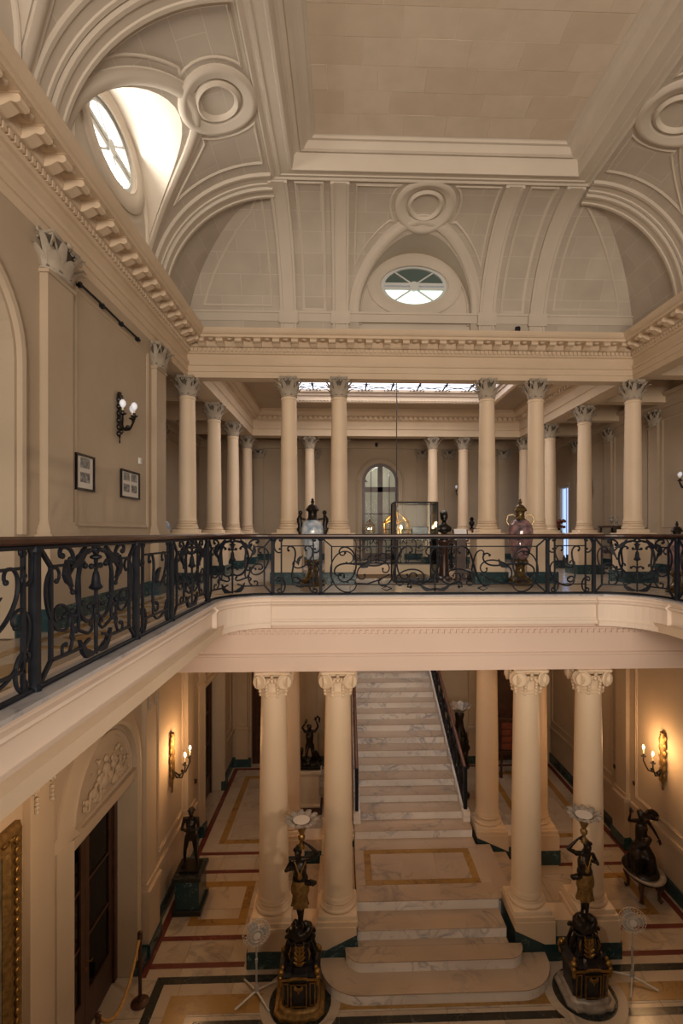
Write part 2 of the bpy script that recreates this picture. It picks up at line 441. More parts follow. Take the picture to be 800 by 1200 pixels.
# ---- generic walls -------------------------------------------------
def arch_wall(mb, f, u0, u1, v0, v1, uc, hw, vs, th, n=16):
    """wall panel u0..u1 x v0..v1 with a round-headed opening, thickness th behind the face"""
    mb.prism(rectp(u0, uc-hw, v0, v1), f, 0, -th); mb.prism(rectp(uc+hw, u1, v0, v1), f, 0, -th)
    for i in range(n):
        a, b = pi-pi*i/n, pi-pi*(i+1)/n
        p, q = (uc+hw*cos(a), vs+hw*sin(a)), (uc+hw*cos(b), vs+hw*sin(b))
        mb.prism([p, q, (q[0], v1), (p[0], v1)], f, 0, -th)
def pilaster(parent, f, uc, w, v0, vped, v1, d=.09, capital=True, mat='plaster_wall'):
    p = MB()
    hw = w/2
    p.prism(rectp(uc-hw, uc+hw, vped+.14, v1-.42 if capital else v1), f, 0, d)
    for (e, a, b) in ((.055, 0, .06), (.035, .06, .10), (.015, .10, .14)):
        p.prism(rectp(uc-hw-e, uc+hw+e, vped+a, vped+b), f, 0, d+e)
    p.prism(rectp(uc-hw-.05, uc+hw+.05, v0, vped-.07), f, 0, d+.05)
    p.prism(rectp(uc-hw-.09, uc+hw+.09, vped-.07, vped), f, 0, d+.09)
    if capital: p.prism(rectp(uc-hw-.02, uc+hw+.02, v1-.46, v1-.42), f, 0, d+.02)
    o = p.build('pilaster', mat, parent)
    if capital:
        c = MB(); h = .42
        base_ = corinthian(.185, h)
        k_ = w/2/.185
        c.add([f(uc+x*k_, v1-h+z, d*.4+y*.62) for x, y, z in base_.v], base_.f)
        q_ = c.build('capital', 'plaster_capital', o, 50)
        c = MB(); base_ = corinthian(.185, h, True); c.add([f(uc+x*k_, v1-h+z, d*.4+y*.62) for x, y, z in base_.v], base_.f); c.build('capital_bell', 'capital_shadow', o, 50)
        return o
    return o
def panel_frame(parent, f, u0, u1, v0, v1, w=.06, h=.025, mat='plaster_wall', name='panel_moulding'):
    return MB().msweep(rectp(u0, u1, v0, v1), mould(w, h), f, True).build(name, mat, parent)

# ---- left wall, upper storey
wl = struct('wall_left'); f = fX(XL, 1)
m = MB()
arch_wall(m, f, YF, 6.0, ZF, ZC, 4.35, .92, 8.75, .30)
m.prism(rectp(6.0, 9.48, ZF, ZC), f, 0, -.30)
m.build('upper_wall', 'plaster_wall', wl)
for uc in (2.75, 5.96, 9.19):
    pilaster(wl, f, uc, .52 if uc < 9 else .46, ZF+.24, 6.98, ZC)
MB().msweep([(3.3, 6.98), (3.3, 8.75)]+arcp(4.35, 8.75, 1.05, pi, 0, 24)+[(5.4, 6.98)], [(-.09,0),(-.08,.05),(-.03,.06),(0,.035),(.06,.03),(.08,.012),(.09,0)], f).build('arch_moulding', 'plaster_wall', wl, 40)
MB().prism(rectp(3.0, 5.6, ZF, 9.9), fX(XL-.32, 1), 0, -.05).build('door_panel', 'wood_dark', wl)
panel_frame(wl, f, 6.45, 8.75, 7.10, 10.02)
for a, b in ((3.05, 3.3), (5.35, 5.66), (6.27, 8.90)):
    MB().prism(rectp(a, b, 6.85, 6.93), f, 0, .05).prism(rectp(a, b, 6.81, 6.85), f, 0, .025).build('dado_moulding', 'plaster_wall', wl)
bl = struct('baseboard_left')
for a, b in ((YF, 3.42), (5.28, 9.5)):
    MB().prism(rectp(a, b, ZF, ZF+.24), f, 0, .02).build('green_marble_skirting', 'marble_green', bl)
for uc in (2.75, 5.96, 9.19):
    MB().prism(rectp(uc-.34, uc+.34, ZF, ZF+.24), f, .02, .17).build('green_marble_skirting', 'marble_green', bl)

# ---- aisles of the gallery: outer walls, rear wall
def aisle(name, X0, sg, blind):
    w = struct(name); f = fX(X0, sg)
    m = MB()
    if sg < 0:
        m.prism(rectp(7.0, 19.1, ZF, ZC+.9), f, 0, -.25); m.prism(rectp(19.85, 20.45, ZF, ZC+.9), f, 0, -.25)
        m.prism(rectp(19.1, 19.85, 8.75, ZC+.9), f, 0, -.25)
    else: m.prism(rectp(7.0, 20.45, ZF, ZC+.9), f, 0, -.25)
    m.build('outer_wall', 'plaster_wall', w)
    for uc in (11.4, 13.7, 16.1, 18.4): pilaster(w, f, uc, .40, ZF+.24, 6.98, ZC, .07)
    MB().msweep([(7.0, ZC+.0), (20.2, ZC+.0)], [(-.02,0),(-.02,.06),(.10,.07),(.12,.10),(.25,.10),(.26,.16),(.34,.20),(.34,0)], lambda u, v, h: f(u, v, h)).build('aisle_cornice', 'plaster_wall', w)
    MB().prism(rectp(7.0, 19.0, ZF, ZF+.24), f, 0, .13).build('green_marble_skirting', 'marble_green', w)
    for a, b in ((11.75, 13.35), (14.05, 15.75), (16.45, 18.05)): panel_frame(w, f, a, b, 7.15, 10.0)
    return w
aisle('wall_left', -5.62, 1, True)
aisle('wall_right', 8.50, -1, False)
wb = struct('wall_back'); f = fY(20.2, -1)
m = MB(); arch_wall(m, f, -5.62, 8.5, ZF, ZC+.9, 1.46, .72, 9.01, .3); m.build('rear_wall', 'plaster_wall', wb)
for uc in (XL, -1.16, -.09, 3.11, 4.18, XR): pilaster(wb, f, uc, .38, ZF+.24, 6.98, ZC, .07)
MB().msweep([(.54, 6.3), (.54, 9.01)]+arcp(1.46, 9.01, .92, pi, 0, 20)+[(2.38, 6.3)], mould(.10, .05), f).build('arch_moulding', 'plaster_wall', wb, 40)
MB().prism(rectp(-5.6, 8.5, ZC-.0, ZC+.32), f, 0, .12).build('rear_cornice', 'plaster_wall', wb)
MB().prism(rectp(-5.6, .5, ZF, ZF+.24), f, 0, .10).prism(rectp(2.4, 8.5, ZF, ZF+.24), f, 0, .10).build('green_marble_skirting', 'marble_green', wb)

# arched french door in the rear wall
d1 = struct('door_1'); f = fY(20.28, -1)
fr = MB()
fr.msweep([(.80, ZF), (.80, 9.01)]+arcp(1.46, 9.01, .66, pi, 0, 20)+[(2.12, ZF)], [(-.06,-.04),(-.06,.05),(.06,.05),(.06,-.04)], f)
for (a, b, c, d) in ((1.36, 1.56, ZF, 9.62), (.84, 2.08, 8.60, 8.80), (.84, 1.36, ZF, ZF+.25), (1.56, 2.08, ZF, ZF+.25), (.84, 2.08, 7.72, 7.76), (1.08, 1.11, 6.9, 9.4), (1.81, 1.84, 6.9, 9.4)):
    fr.prism(rectp(a, b, c, d), f, -.03, .03)
fr.build('door_frame', 'wood_dark', d1)
for a, b in ((.84, 1.36), (1.56, 2.08)):
    for c, d in ((6.18, 7.72), (7.76, 8.60)):
        MB().prism(rectp(a, b, c, d), f, -.005, .005).build('pane', 'glass_clear', d1)
MB().prism(arcp(1.46, 8.80, .60, 0, pi, 14, .78), f, -.005, .005).build('pane', 'glass_clear', d1)
room = struct('wall_back')
MB().box(-.6, 3.6, 23.0, 23.2, ZF, 10.5).build('room_wall', 'plaster_ceiling', room)
MB().box(-.6, -.5, 20.6, 23.0, ZF, 10.5).build('room_wall', 'plaster_ceiling', room)
MB().box(3.5, 3.6, 20.6, 23.0, ZF, 10.5).build('room_wall', 'plaster_ceiling', room)
MB().box(-.6, 3.6, 20.5, 23.2, ZF-.2, ZF).build('room_floor', 'marble_white', room)
MB().box(-.6, 3.6, 20.5, 23.2, 10.5, 10.6).build('room_ceiling', 'plaster_ceiling', room)
MB().box(-.3, .9, 22.94, 23.0, 6.8, 8.1).build('room_window', 'dawn_pane', room)
point('rear_room_lamp', (1.5, 21.8, 9.6), 26, (.9, .95, .85), .2)

# tall bright window at the end of the right aisle
w2 = struct('window_1'); f = fX(8.62, -1)
MB().prism(rectp(19.14, 19.81, ZF+.1, 8.70), f, -.02, 0).build('pane', 'dawn_pane', w2)
fr = MB().msweep(rectp(19.10, 19.85, ZF+.05, 8.74), [(-.03,-.02),(-.03,.06),(.03,.06),(.03,-.02)], f, True)
fr.prism(rectp(19.46, 19.49, ZF+.1, 8.7), f, 0, .03)
fr.build('window_frame', 'window_paint', w2)
MB().msweep([(18.98, ZF+.24), (18.98, 8.86), (19.97, 8.86), (19.97, ZF+.24)], mould(.10, .04), fX(8.5, -1)).build('window_surround', 'plaster_wall', w2)

# ---- upper entablature round the atrium
ENT = [(-.30,10.30),(.0,10.30),(.0,10.42),(.02,10.425),(.02,10.54),(.045,10.55),(.06,10.58),(.06,10.61),(.0,10.62),(.0,10.79),(.04,10.80),(.06,10.83),(.06,10.91),(.11,10.92),(.13,10.94),(.13,11.03),(.38,11.03),(.38,11.08),(.41,11.09),(.44,11.12),(.47,11.17),(.47,11.19),(-.30,11.19)]
tr = struct('trim_1')
def ent_path(p): return [(XL+p, YF), (XL+p, YB-p), (XR-p, YB-p), (XR-p, YF)]
m = MB(); m.loft([[(x, y, z) for (x, y), z in ((ent_path(p)[k], z) for p, z in ENT)] for k in range(4)])
m.build('entablature', 'plaster', tr)
# dentils (joined, far too many to pick apart) and modillions one by one
dn = MB(); p0, p1 = .05, .095
def ent_box(mb, side, u, w, pa, pb, za, zb_):
    if side == 'l': mb.box(XL+pa, XL+pb, u-w/2, u+w/2, za, zb_)
    elif side == 'r': mb.box(XR-pb, XR-pa, u-w/2, u+w/2, za, zb_)
    else: mb.box(u-w/2, u+w/2, YB-pb, YB-pa, za, zb_)
u = XL+.12
while u < XR-.1: ent_box(dn, 'b', u, .055, p0, p1, 10.835, 10.905); u += .092
u = 2.5
while u < YB-.1:
    ent_box(dn, 'l', u, .055, p0, p1, 10.835, 10.905); ent_box(dn, 'r', u, .055, p0, p1, 10.835, 10.905); u += .092
dn.build('dentils', 'plaster', tr, kind='stuff')
md = MB()
prof = [(.12,.11),(.33,.11),(.355,.07),(.35,.035),(.31,.02),(.26,.035),(.20,.0),(.15,-.02),(.12,-.02)]
md.loft([[(x, -d, z) for d, z in prof] for x in (-.07, .07)])
md.box(-.09, .09, -.36, -.12, .10, .115)
md_me = md.mesh('modillion', 'plaster')
n = 24
for i in range(n): inst('modillion', md_me, tr, T(XL+.36+(XR-XL-.72)*i/(n-1), YB, 10.925))
for i in range(24):
    y = YB-.36-i*.385
    inst('modillion', md_me, tr, T(XL, y, 10.925, radians(90))); inst('modillion', md_me, tr, T(XR, y, 10.925, radians(-90)))
ros = MB()
for i in range(n-1):
    x = XL+.36+(XR-XL-.72)*(i+.5)/(n-1); ros.lathe([(.06,0),(.055,-.015),(.03,-.03),(.0,-.03)], 8, (x, YB-.26, 11.03))
for i in range(23):
    y = YB-.5525-i*.385; ros.lathe([(.06,0),(.055,-.015),(.03,-.03),(.0,-.03)], 8, (XL+.26, y, 11.03))
ros.build('soffit_rosettes', 'plaster', tr, 40, kind='stuff')

# ---- ceiling: coffer of stone blocks, flat border, mouldings
ce = struct('ceiling')
EX0, EX1, EY0, EY1 = -1.24, 4.40, -.6, 9.02        # inner edge of cove = flat border
PX0, PX1, PY0, PY1 = -.46, 3.74, 0.1, 8.50         # stone panel
bord = [(-.02,ZT-.02),(0,ZT-.03),(.03,ZT-.02),(.05,ZT),(.10,ZT),(.11,ZT-.015),(.15,ZT-.015),(.16,ZT),(.30,ZT),(.32,ZT-.02),(.36,ZT-.02),(.38,ZT+.03),(.40,ZT+.20),(.44,ZT+.24),(.50,ZT+.25),(.52,ZT+.22),(.58,ZT+.24),(.62,ZT+.31),(.66,ZT+.34),(.72,ZT+.345),(.74,ZT+.38),(.80,ZT+.40),(.80,ZT+.55),(-.02,ZT+.55)]
kx0, kx1, ky = (PX0-EX0)/.78, (EX1-PX1)/.78, (EY1-PY1)/.78
def ring4(d): return [(EX0+d*kx0, EY0+d*kx0), (EX1-d*kx1, EY0+d*kx0), (EX1-d*kx1, EY1-d*ky), (EX0+d*kx0, EY1-d*ky)]
m = MB(); m.loft([[(*ring4(d)[k], z) for d, z in bord] for k in range(4)], loop=True)
m.build('border_moulding', 'plaster_ceiling', ce, 30)
zp = ZT+.39
MB().box(PX0-.1, PX1+.1, PY0-.1, PY1+.1, zp+.004, zp+.2).build('joint_bed', 'stone_joint', ce)
rnd = random.Random(3)
bw, bh = .72, .42
y = PY1; row = 0
while y > 2.4:
    x = PX0-(row % 3)*bw/3
    while x < PX1-.01:
        L = bw*rnd.uniform(.96, 1.04)
        a, b = max(x, PX0), min(x+L, PX1)
        if b-a > .06: MB().box(a+.004, b-.004, y-bh+.004, y-.004, zp-.004*rnd.random(), zp+.02).build('stone_block', 'stone_block' if rnd.random() < .65 else 'stone_block_dark', ce)
        x += L
    y -= bh; row += 1
# ---- cove
RZ = ZT-ZS
RB, RL, RR = YB-EY1, EX0-XL, XR-EX1
def cove(side):
    R = {'b': RB, 'l': RL, 'r': RR}[side]
    def g(u, v, h):                              # u along the wall, v = arc angle (rad), h off the surface into the room
        run = R-(R-h)*cos(v); z = ZS+RZ*sin(v)-h*sin(v)
        if side == 'b': return (u, YB-run, z)
        if side == 'l': return (XL+run, u, z)
        return (XR-run, u, z)
    return g
NH, NSP = 1.20, 11.72                            # niche half width, springing height
def a_open(du):                                  # angle at which the niche vault meets the cove
    zz = NSP+sqrt(max(0, NH*NH-du*du))
    return math.asin(min(.999, (zz-ZS)/RZ))
SIDES = {'b': [C+.03], 'l': [7.35, 4.0, .65], 'r': [7.35, 4.0, .65]}
LIM = {'b': (XL, XR), 'l': (YF, YB), 'r': (YF, YB)}
NA = 16
for sd in 'blr':
    g = cove(sd); R = {'b': RB, 'l': RL, 'r': RR}[sd]
    lo, hi = LIM[sd]
    cuts = [lo]
    for nc in sorted(SIDES[sd]): cuts += [nc-NH, nc+NH]
    cuts.append(hi)
    mb = MB(); mb.uv = []
    for ci in range(len(cuts)-1):
        c0, c1 = cuts[ci], cuts[ci+1]; inside = ci % 2 == 1
        nn_ = 24 if inside else max(2, int((c1-c0)/.15))
        us = [(c0+c1)/2-NH*cos(pi*k/nn_) if inside else c0+(c1-c0)*k/nn_ for k in range(nn_+1)]
        vs = []; fs = []
        for u in us:
            a0 = a_open(u-(c0+c1)/2) if inside else 0.0
            for k in range(NA+1):
                a = a0+(pi/2-a0)*k/NA
                p = Vector(g(u, a, 0))
                if sd == 'b': p.x = min(max(p.x, XL+RL-RL*cos(a)), XR-RR+RR*cos(a))   # mitre with the neighbouring cove
                else: p.y = min(p.y, YB-RB+RB*cos(a))
                vs.append(tuple(p)); mb.uv.append((u, R*a))
        for i_ in range(len(us)-1):
            for k in range(NA):
                a, b = i_*(NA+1)+k, (i_+1)*(NA+1)+k
                fs.append((a, b, b+1, a+1))
        mb.add(vs, fs)
    mb.build('cove', 'cove_stone', ce, 50, recalc=False)

def cv(sd, path, prof, closed=False, name='cove_moulding', n=1, mat='plaster_ceiling'):
    g = cove(sd); R = {'b': RB, 'l': RL, 'r': RR}[sd]
    pts = []
    m_ = len(path)
    for i in range(m_ if closed else m_-1):
        a, b = path[i], path[(i+1) % m_]
        L = math.hypot(b[0]-a[0], b[1]-a[1]); q = max(1, int(L/.16))
        for k in range(q): pts.append((a[0]+(b[0]-a[0])*k/q, a[1]+(b[1]-a[1])*k/q))
    if not closed: pts.append(path[-1])
    return MB().msweep(pts, prof, lambda u, v, h: g(u, v/R, h), closed).build(name, mat, ce, 45)
RIB = lambda w, h: [(-w/2,-.01),(-w/2,h),(-w/2+.05,h),(-w/2+.06,h-.02),(-w/2+.09,h-.02),(w/2-.09,h-.02),(w/2-.06,h-.02),(w/2-.05,h),(w/2,h),(w/2,-.01)]
ME = mould(.07, .03)
def ellpath(uc, vc, ru, rv, n=40): return [(uc+ru*cos(2*pi*k/n), vc+rv*sin(2*pi*k/n)) for k in range(n)]
for sd in 'blr':
    R = {'b': RB, 'l': RL, 'r': RR}[sd]; top = R*pi/2
    if sd == 'b':
        cc = SIDES['b'][0]
        for s_ in (-1, 1):
            for dx in (1.57, 2.67): cv(sd, [(C+s_*dx, .0), (C+s_*dx, top-.02)], RIB(.34, .07), name='rib')
            a, b = sorted((C+s_*1.84, C+s_*2.40))
            cv(sd, rectp(a+.05, b-.05, .55, top-.10), ME, True, 'panel_moulding')
            # corner panel: edge follows the groin
            xi, xo = C+s_*3.02, (XL+.18 if s_ < 0 else XR-.18)
            Rn = RL if s_ < 0 else RR
            pts = [(xi, .62), (xi, top-.22)]
            for k in range(9):
                a_ = (pi/2-.22/R)-k*(pi/2-.22/R-.62/R)/8
                e = Rn-Rn*cos(a_)
                pts.append(((XL+e+.28 if s_ < 0 else XR-e-.28), a_*R))
            pts = [p for i, p in enumerate(pts) if i < 2 or (p[0] < xi-.05 if s_ < 0 else p[0] > xi+.05)]
            cv(sd, pts, mould(.05, .02), True, 'panel_moulding')
        cv(sd, [(XL, .42), (XR, .42)], [(-.10,-.01),(-.10,.02),(.06,.02),(.06,.05),(.10,.05),(.10,-.01)], name='cove_plinth')
        for s_ in (-1, 1):
            for dx in (1.57, 2.67): cv(sd, [(C+s_*dx-.2, .40), (C+s_*dx+.2, .40)], [(-.13,-.01),(-.13,.09),(.13,.09),(.13,-.01)], name='rib_foot')
        bays = [(cc, -1.38, 1.38)]
    else:
        for u in (9.15, 5.68, 2.33, -1.0):
            cv(sd, [(u-.13, 0), (u-.13, top-.02)], RIB(.26, .06), name='rib')
            cv(sd, [(u+.14, 0), (u+.14, top-.02)], RIB(.24, .11), name='rib')
        bays = [(u, -1.36, 1.36) for u in SIDES[sd]]
    for uc, l, r in bays:
        # band round the niche mouth
        pts = []
        for k in range(31):
            th = pi-pi*k/30
            du = (NH+.12)*cos(th); zz = NSP+(NH+.12)*sin(th)
            pts.append((uc+du, R*math.asin(min(.985, (zz-ZS)/RZ))))
        pts = [(uc-NH-.12, .50)]+pts+[(uc+NH+.12, .50)]
        cv(sd, pts, [(-.10,-.01),(-.10,.03),(-.05,.05),(.02,.045),(.05,.02),(.10,.02),(.11,-.01)], name='arch_band')
        vr = R*1.30
        cv(sd, ellpath(uc, vr, .47, .47), [(-.10,-.01),(-.10,.025),(-.06,.055),(-.01,.055),(.03,.03),(.08,.035),(.10,.02),(.11,-.01)], True, 'ring_moulding')
        cv(sd, ellpath(uc, vr, .29, .29), [(-.05,-.01),(-.04,.03),(0,.055),(.04,.03),(.05,-.01)], True, 'ring_moulding')
        # spandrel panels left and right of the ring
        bandp = [(uc+(NH+.12)*cos(pi/2-pi/2*k/24), R*math.asin(min(.985, (NSP+(NH+.12)*sin(pi/2-pi/2*k/24)-ZS)/RZ))) for k in range(25)]
        for s_ in (-1, 1):
            x1 = uc+s_*1.30; low = []
            for k in range(1, 24):
                t = (Vector(bandp[k+1])-Vector(bandp[k-1])).normalized(); q = Vector(bandp[k])+Vector((-t.y, t.x))*.22
                q.x = uc+s_*(q.x-uc)
                if .60 < abs(q.x-uc) < 1.27 and (q-Vector((uc, vr))).length > .68: low.append((q.x, q.y))
            arc = []
            th1 = math.asin(max(-1, min(1, (low[0][1]-vr)/.66))) if low else -.8
            th0 = math.asin(min(1, (top-.12-vr)/.66))
            for k in range(9):
                th = th0+(th1-th0)*k/8; arc.append((uc+s_*.66*cos(th), vr+.66*sin(th)))
            pp = [(x1, low[-1][1]-.12), (x1, top-.12)]+arc+low
            cv(sd, pp, mould(.045, .022), True, 'panel_moulding')

# ---- niches with the oval windows
wn = 2
def niche(sd, uc, lit):
    global wn
    g = cove(sd)
    def w(u, z, run):
        if sd == 'b': return (u, YB-run, z)
        if sd == 'l': return (XL+run, u, z)
        return (XR-run, u, z)
    R = {'b': RB, 'l': RL, 'r': RR}[sd]
    DEP = -.06 if sd == 'b' else .08
    m = MB(); n = 24
    rows = []
    for k in range(n+1):
        th = pi-pi*k/n
        du, zz = NH*cos(th), NSP+NH*sin(th)
        a = math.asin((zz-ZS)/RZ); run = R-R*cos(a)
        rows.append([w(uc+du, zz+.12*(1-t), DEP+(run-DEP)*t) for t in (0, .25, .5, .75, 1)])
    rows = [[w(uc-NH, ZS, DEP+(.0-DEP)*t) for t in (0, .25, .5, .75, 1)]]+rows+[[w(uc+NH, ZS, DEP+(.0-DEP)*t) for t in (0, .25, .5, .75, 1)]]
    m.loft(rows, False, False)
    m.build('niche_vault', 'plaster_ceiling', ce, 40, recalc=False)
    MB().msweep([(uc-NH+.02, ZS+.3)]+[(uc+(NH-.02)*cos(pi-pi*k/24), NSP+.10+(NH-.02)*sin(pi*k/24)) for k in range(25)]+[(uc+NH-.02, ZS+.3)], mould(.08, .05), lambda u, z, h: w(u, z, DEP+h)).build('niche_moulding', 'plaster_ceiling', ce, 40)
    # rear wall with an oval hole
    ru, rv, zc = .72, .46, (12.36 if sd == 'b' else 12.44)
    inner, outer = [], []
    K = 48
    for k in range(K):
        th = 2*pi*k/K; dx, dz = cos(th), sin(th)
        inner.append((uc+ru*dx, zc+rv*dz))
        # ray to niche outline
        lo_, hi_ = 0, 3
        for _ in range(30):
            t = (lo_+hi_)/2; x, z = ru/.72*t*dx, zc+t*dz
            top_ = NSP+.12+sqrt(max(0, NH*NH-x*x)) if abs(x) < NH else -1
            if abs(x) < NH and ZS < z < top_: lo_ = t
            else: hi_ = t
        outer.append((uc+lo_*dx, zc+lo_*dz))
    wm = MB(); wm.loft([[w(u, z, DEP) for u, z in inner], [w(u, z, DEP) for u, z in outer]], False)
    wm.loft([[w(u, z, DEP) for u, z in inner], [w(u, z, DEP-.22) for u, z in inner]], False)
    wm.build('niche_wall', 'plaster_ceiling', ce, 30, recalc=False)
    MB().msweep(ellpath(uc, zc, ru+.16, rv+.10), [(-.14,0),(-.14,.03),(-.10,.045),(.04,.045),(.08,.02),(.13,.02),(.14,0)], lambda u, z, h: w(u, z, DEP+h), True).build('oval_surround', 'plaster_ceiling', ce, 40)
    wnd = struct('window_%d' % wn); wn += 1
    fw = lambda u, z, h: w(u, z, DEP-.10+h)
    F = MB()
    BAR = lambda b, h: [(-b/2,0),(-b/2,h),(b/2,h),(b/2,0)]
    F.msweep(ellpath(uc, zc, ru-.035, rv-.035), BAR(.07, .06), fw, True)
    F.build('window_frame', 'window_paint', wnd, 30)
    for dz in (-.045, .045):
        MB().prism(rectp(uc-ru+.05, uc+ru-.05, zc+dz-.03, zc+dz+.03), fw, 0, .055).build('glazing_bar', 'window_paint', wnd)
    MB().prism(ellpath(uc, zc, .10, .10, 20), fw, .0, .075).build('hub', 'window_paint', wnd)
    for sg in (-1, 1):
        for th in (radians(50), radians(130)):
            e0 = (uc+.08*cos(th), zc+sg*.08*sin(th)); e1 = (uc+(ru-.05)*cos(th), zc+sg*(rv-.05)*sin(th))
            MB().msweep([e0, e1], BAR(.028, .05), fw).build('glazing_bar', 'window_paint', wnd)
        for t0, t1 in ((0, 50), (50, 130), (130, 180)):
            pts = [(uc+(ru-.05)*cos(radians(t0+(t1-t0)*k/8)), zc+sg*(.03+(rv-.08)*sin(radians(t0+(t1-t0)*k/8)))) for k in range(9)]+[(uc, zc+sg*.03)]
            mat = 'sky_pane' if lit else ('sky_pane_green' if sg < 0 else 'pane_dark')
            MB().prism(pts, fw, .012, .016).build('pane', mat, wnd)
niche('b', SIDES['b'][0], False)
for u in (7.35, 4.0): niche('l', u, True)
niche('r', 7.35, False)
# wall strips that close the cove behind at the jambs and the roof above
MB().box(XL-.6, XR+.6, YF, YB+.6, ZT+.8, ZT+.9).build('roof_slab', 'plaster_ceiling', ce)

# ---- stair-hall ceiling: beams between columns, coffered border and skylight
hc = struct('ceiling')
m = MB()
z0, z1 = ZC, 11.19
for x in (XL, XR):
    m.box(x-.23, x+.23, YB+.302, YS[-1]+.23, z0, z1)
m.box(XL+.231, XR-.231, YS[-1]-.23, YS[-1]+.23, z0+.001, z1)
m.build('beam', 'plaster', hc)
IN = [(-.005,10.50),(0,10.52),(.03,10.53),(.03,10.60),(0,10.61),(0,10.78),(.06,10.82),(.06,10.90),(.12,10.93),(.22,10.95),(.30,11.02),(.32,11.06),(.32,11.165),(-.005,11.165)]
def hp(p): return [(XL+.24+p, YB+.3+p), (XR-.24-p, YB+.3+p), (XR-.24-p, YS[-1]-.24-p), (XL+.24+p, YS[-1]-.24-p)]
m = MB(); m.loft([[(*hp(p)[k], z) for p, z in IN] for k in range(4)], loop=True); m.build('hall_cornice', 'plaster', hc)
dn = MB()
u = XL+.5
while u < XR-.4:
    dn.box(u-.05, u+.05, YS[-1]-.24-.16, YS[-1]-.24-.05, 10.83, 10.93); u += .17
u = YB+.5
while u < YS[-1]-.4:
    for (a, b) in ((XL+.29, XL+.40), (XR-.40, XR-.29)): dn.box(a, b, u-.05, u+.05, 10.83, 10.93)
    u += .17
dn.build('dentils', 'plaster', hc, kind='stuff')
SX0, SX1, SY0, SY1 = -1.75, 4.77, 12.4, 16.2
m = MB()
for (a, b, c, d) in ((XL, SX0-.06, YB, YS[-1]), (SX1+.06, XR, YB, YS[-1]), (SX0-.06, SX1+.06, YB, SY0-.06), (SX0-.06, SX1+.06, SY1+.06, YS[-1])): m.box(a, b, c, d, 11.165, 11.30)
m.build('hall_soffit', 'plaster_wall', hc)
UP = [(.12,11.20),(.12,11.12),(.05,11.11),(0,11.14),(0,11.30),(-.04,11.32),(-.04,11.40),(-.10,11.42),(-.10,11.52),(.12,11.52)]
def sp(p): return [(SX0-p, SY0-p), (SX1+p, SY0-p), (SX1+p, SY1+p), (SX0-p, SY1+p)]
m = MB(); m.loft([[(*sp(p)[k], z) for p, z in UP] for k in range(4)], loop=True); m.build('skylight_upstand', 'plaster_column', hc)
m = MB(); u = SX0+.05
while u < SX1: m.box(u-.03, u+.03, SY1+.0, SY1+.035, 11.13, 11.18); u += .11
m.build('bead_row', 'plaster_column', hc, kind='stuff')
# aisle ceilings
for (a, b) in ((-5.62, XL), (XR, 8.5)): MB().box(a, b, 6.5, 20.2, 10.95, 11.1).build('aisle_soffit', 'plaster_wall', hc)
MB().box(XL, XR, YS[-1], 20.2, 10.95, 11.1).build('aisle_soffit', 'plaster_wall', hc)
for x in (-5.62, XR+.2):
    for y in YS+[YB]: MB().box(x, x+2.1, y-.16, y+.16, ZC+.1, 10.95).build('cross_beam', 'plaster', hc)
sk = struct('window_%d' % wn); wn += 1
nx, ny = 8, 4
for i in range(nx):
    for j in range(ny):
        MB().box(SX0+(SX1-SX0)*i/nx+.015, SX0+(SX1-SX0)*(i+1)/nx-.015, SY0+(SY1-SY0)*j/ny+.015, SY0+(SY1-SY0)*(j+1)/ny-.015, 11.50, 11.51).build('pane', 'skylight_pane', sk)
for i in range(nx+1):
    x = SX0+(SX1-SX0)*i/nx; MB().box(x-.02, x+.02, SY0, SY1, 11.47, 11.52).build('glazing_bar', 'iron', sk)
for j in range(ny+1):
    y = SY0+(SY1-SY0)*j/ny; MB().box(SX0, SX1, y-.02, y+.02, 11.47, 11.52).build('glazing_bar', 'iron', sk)

# scroll primitive: eyes at A and B, curvature growing toward both ends
def scroll(A, B, kind='C', flip=1, turn=1.15, mid=.55, p=2.4, n=60):
    turn *= 1.28
    th = 0; x = y = 0; pts = [(0, 0)]
    for i in range(n):
        t = -1+2*(i+.5)/n
        k = (pi*2*turn)*(p+1)/1*abs(t)**p
        if kind == 'S': kk = math.copysign(1, t)*k
        else: kk = k+mid*pi
        th += kk/n*1.0
        x += cos(th)/n; y += sin(th)/n
        pts.append((x, y))
    a, b = complex(*pts[0]), complex(*pts[-1])
    za, zb_ = complex(*A), complex(*B)
    out = []
    for q in pts:
        z = (complex(*q)-a)/(b-a)
        if flip < 0: z = z.conjugate()
        z = za+z*(zb_-za); out.append((z.real, z.imag))
    return out
gr = MB()
for i in range(nx):
    for j in range(ny):
        cx, cy = SX0+(SX1-SX0)*(i+.5)/nx, SY0+(SY1-SY0)*(j+.5)/ny
        for k in range(2):
            s_ = 1-2*k
            gr.tube([(a, b, 11.46) for a, b in scroll((cx-.3*s_, cy-.3), (cx+.2*s_, cy+.3), 'S', s_, n=26)], .012, 4)
gr.build('iron_tracery', 'iron', sk, kind='stuff')

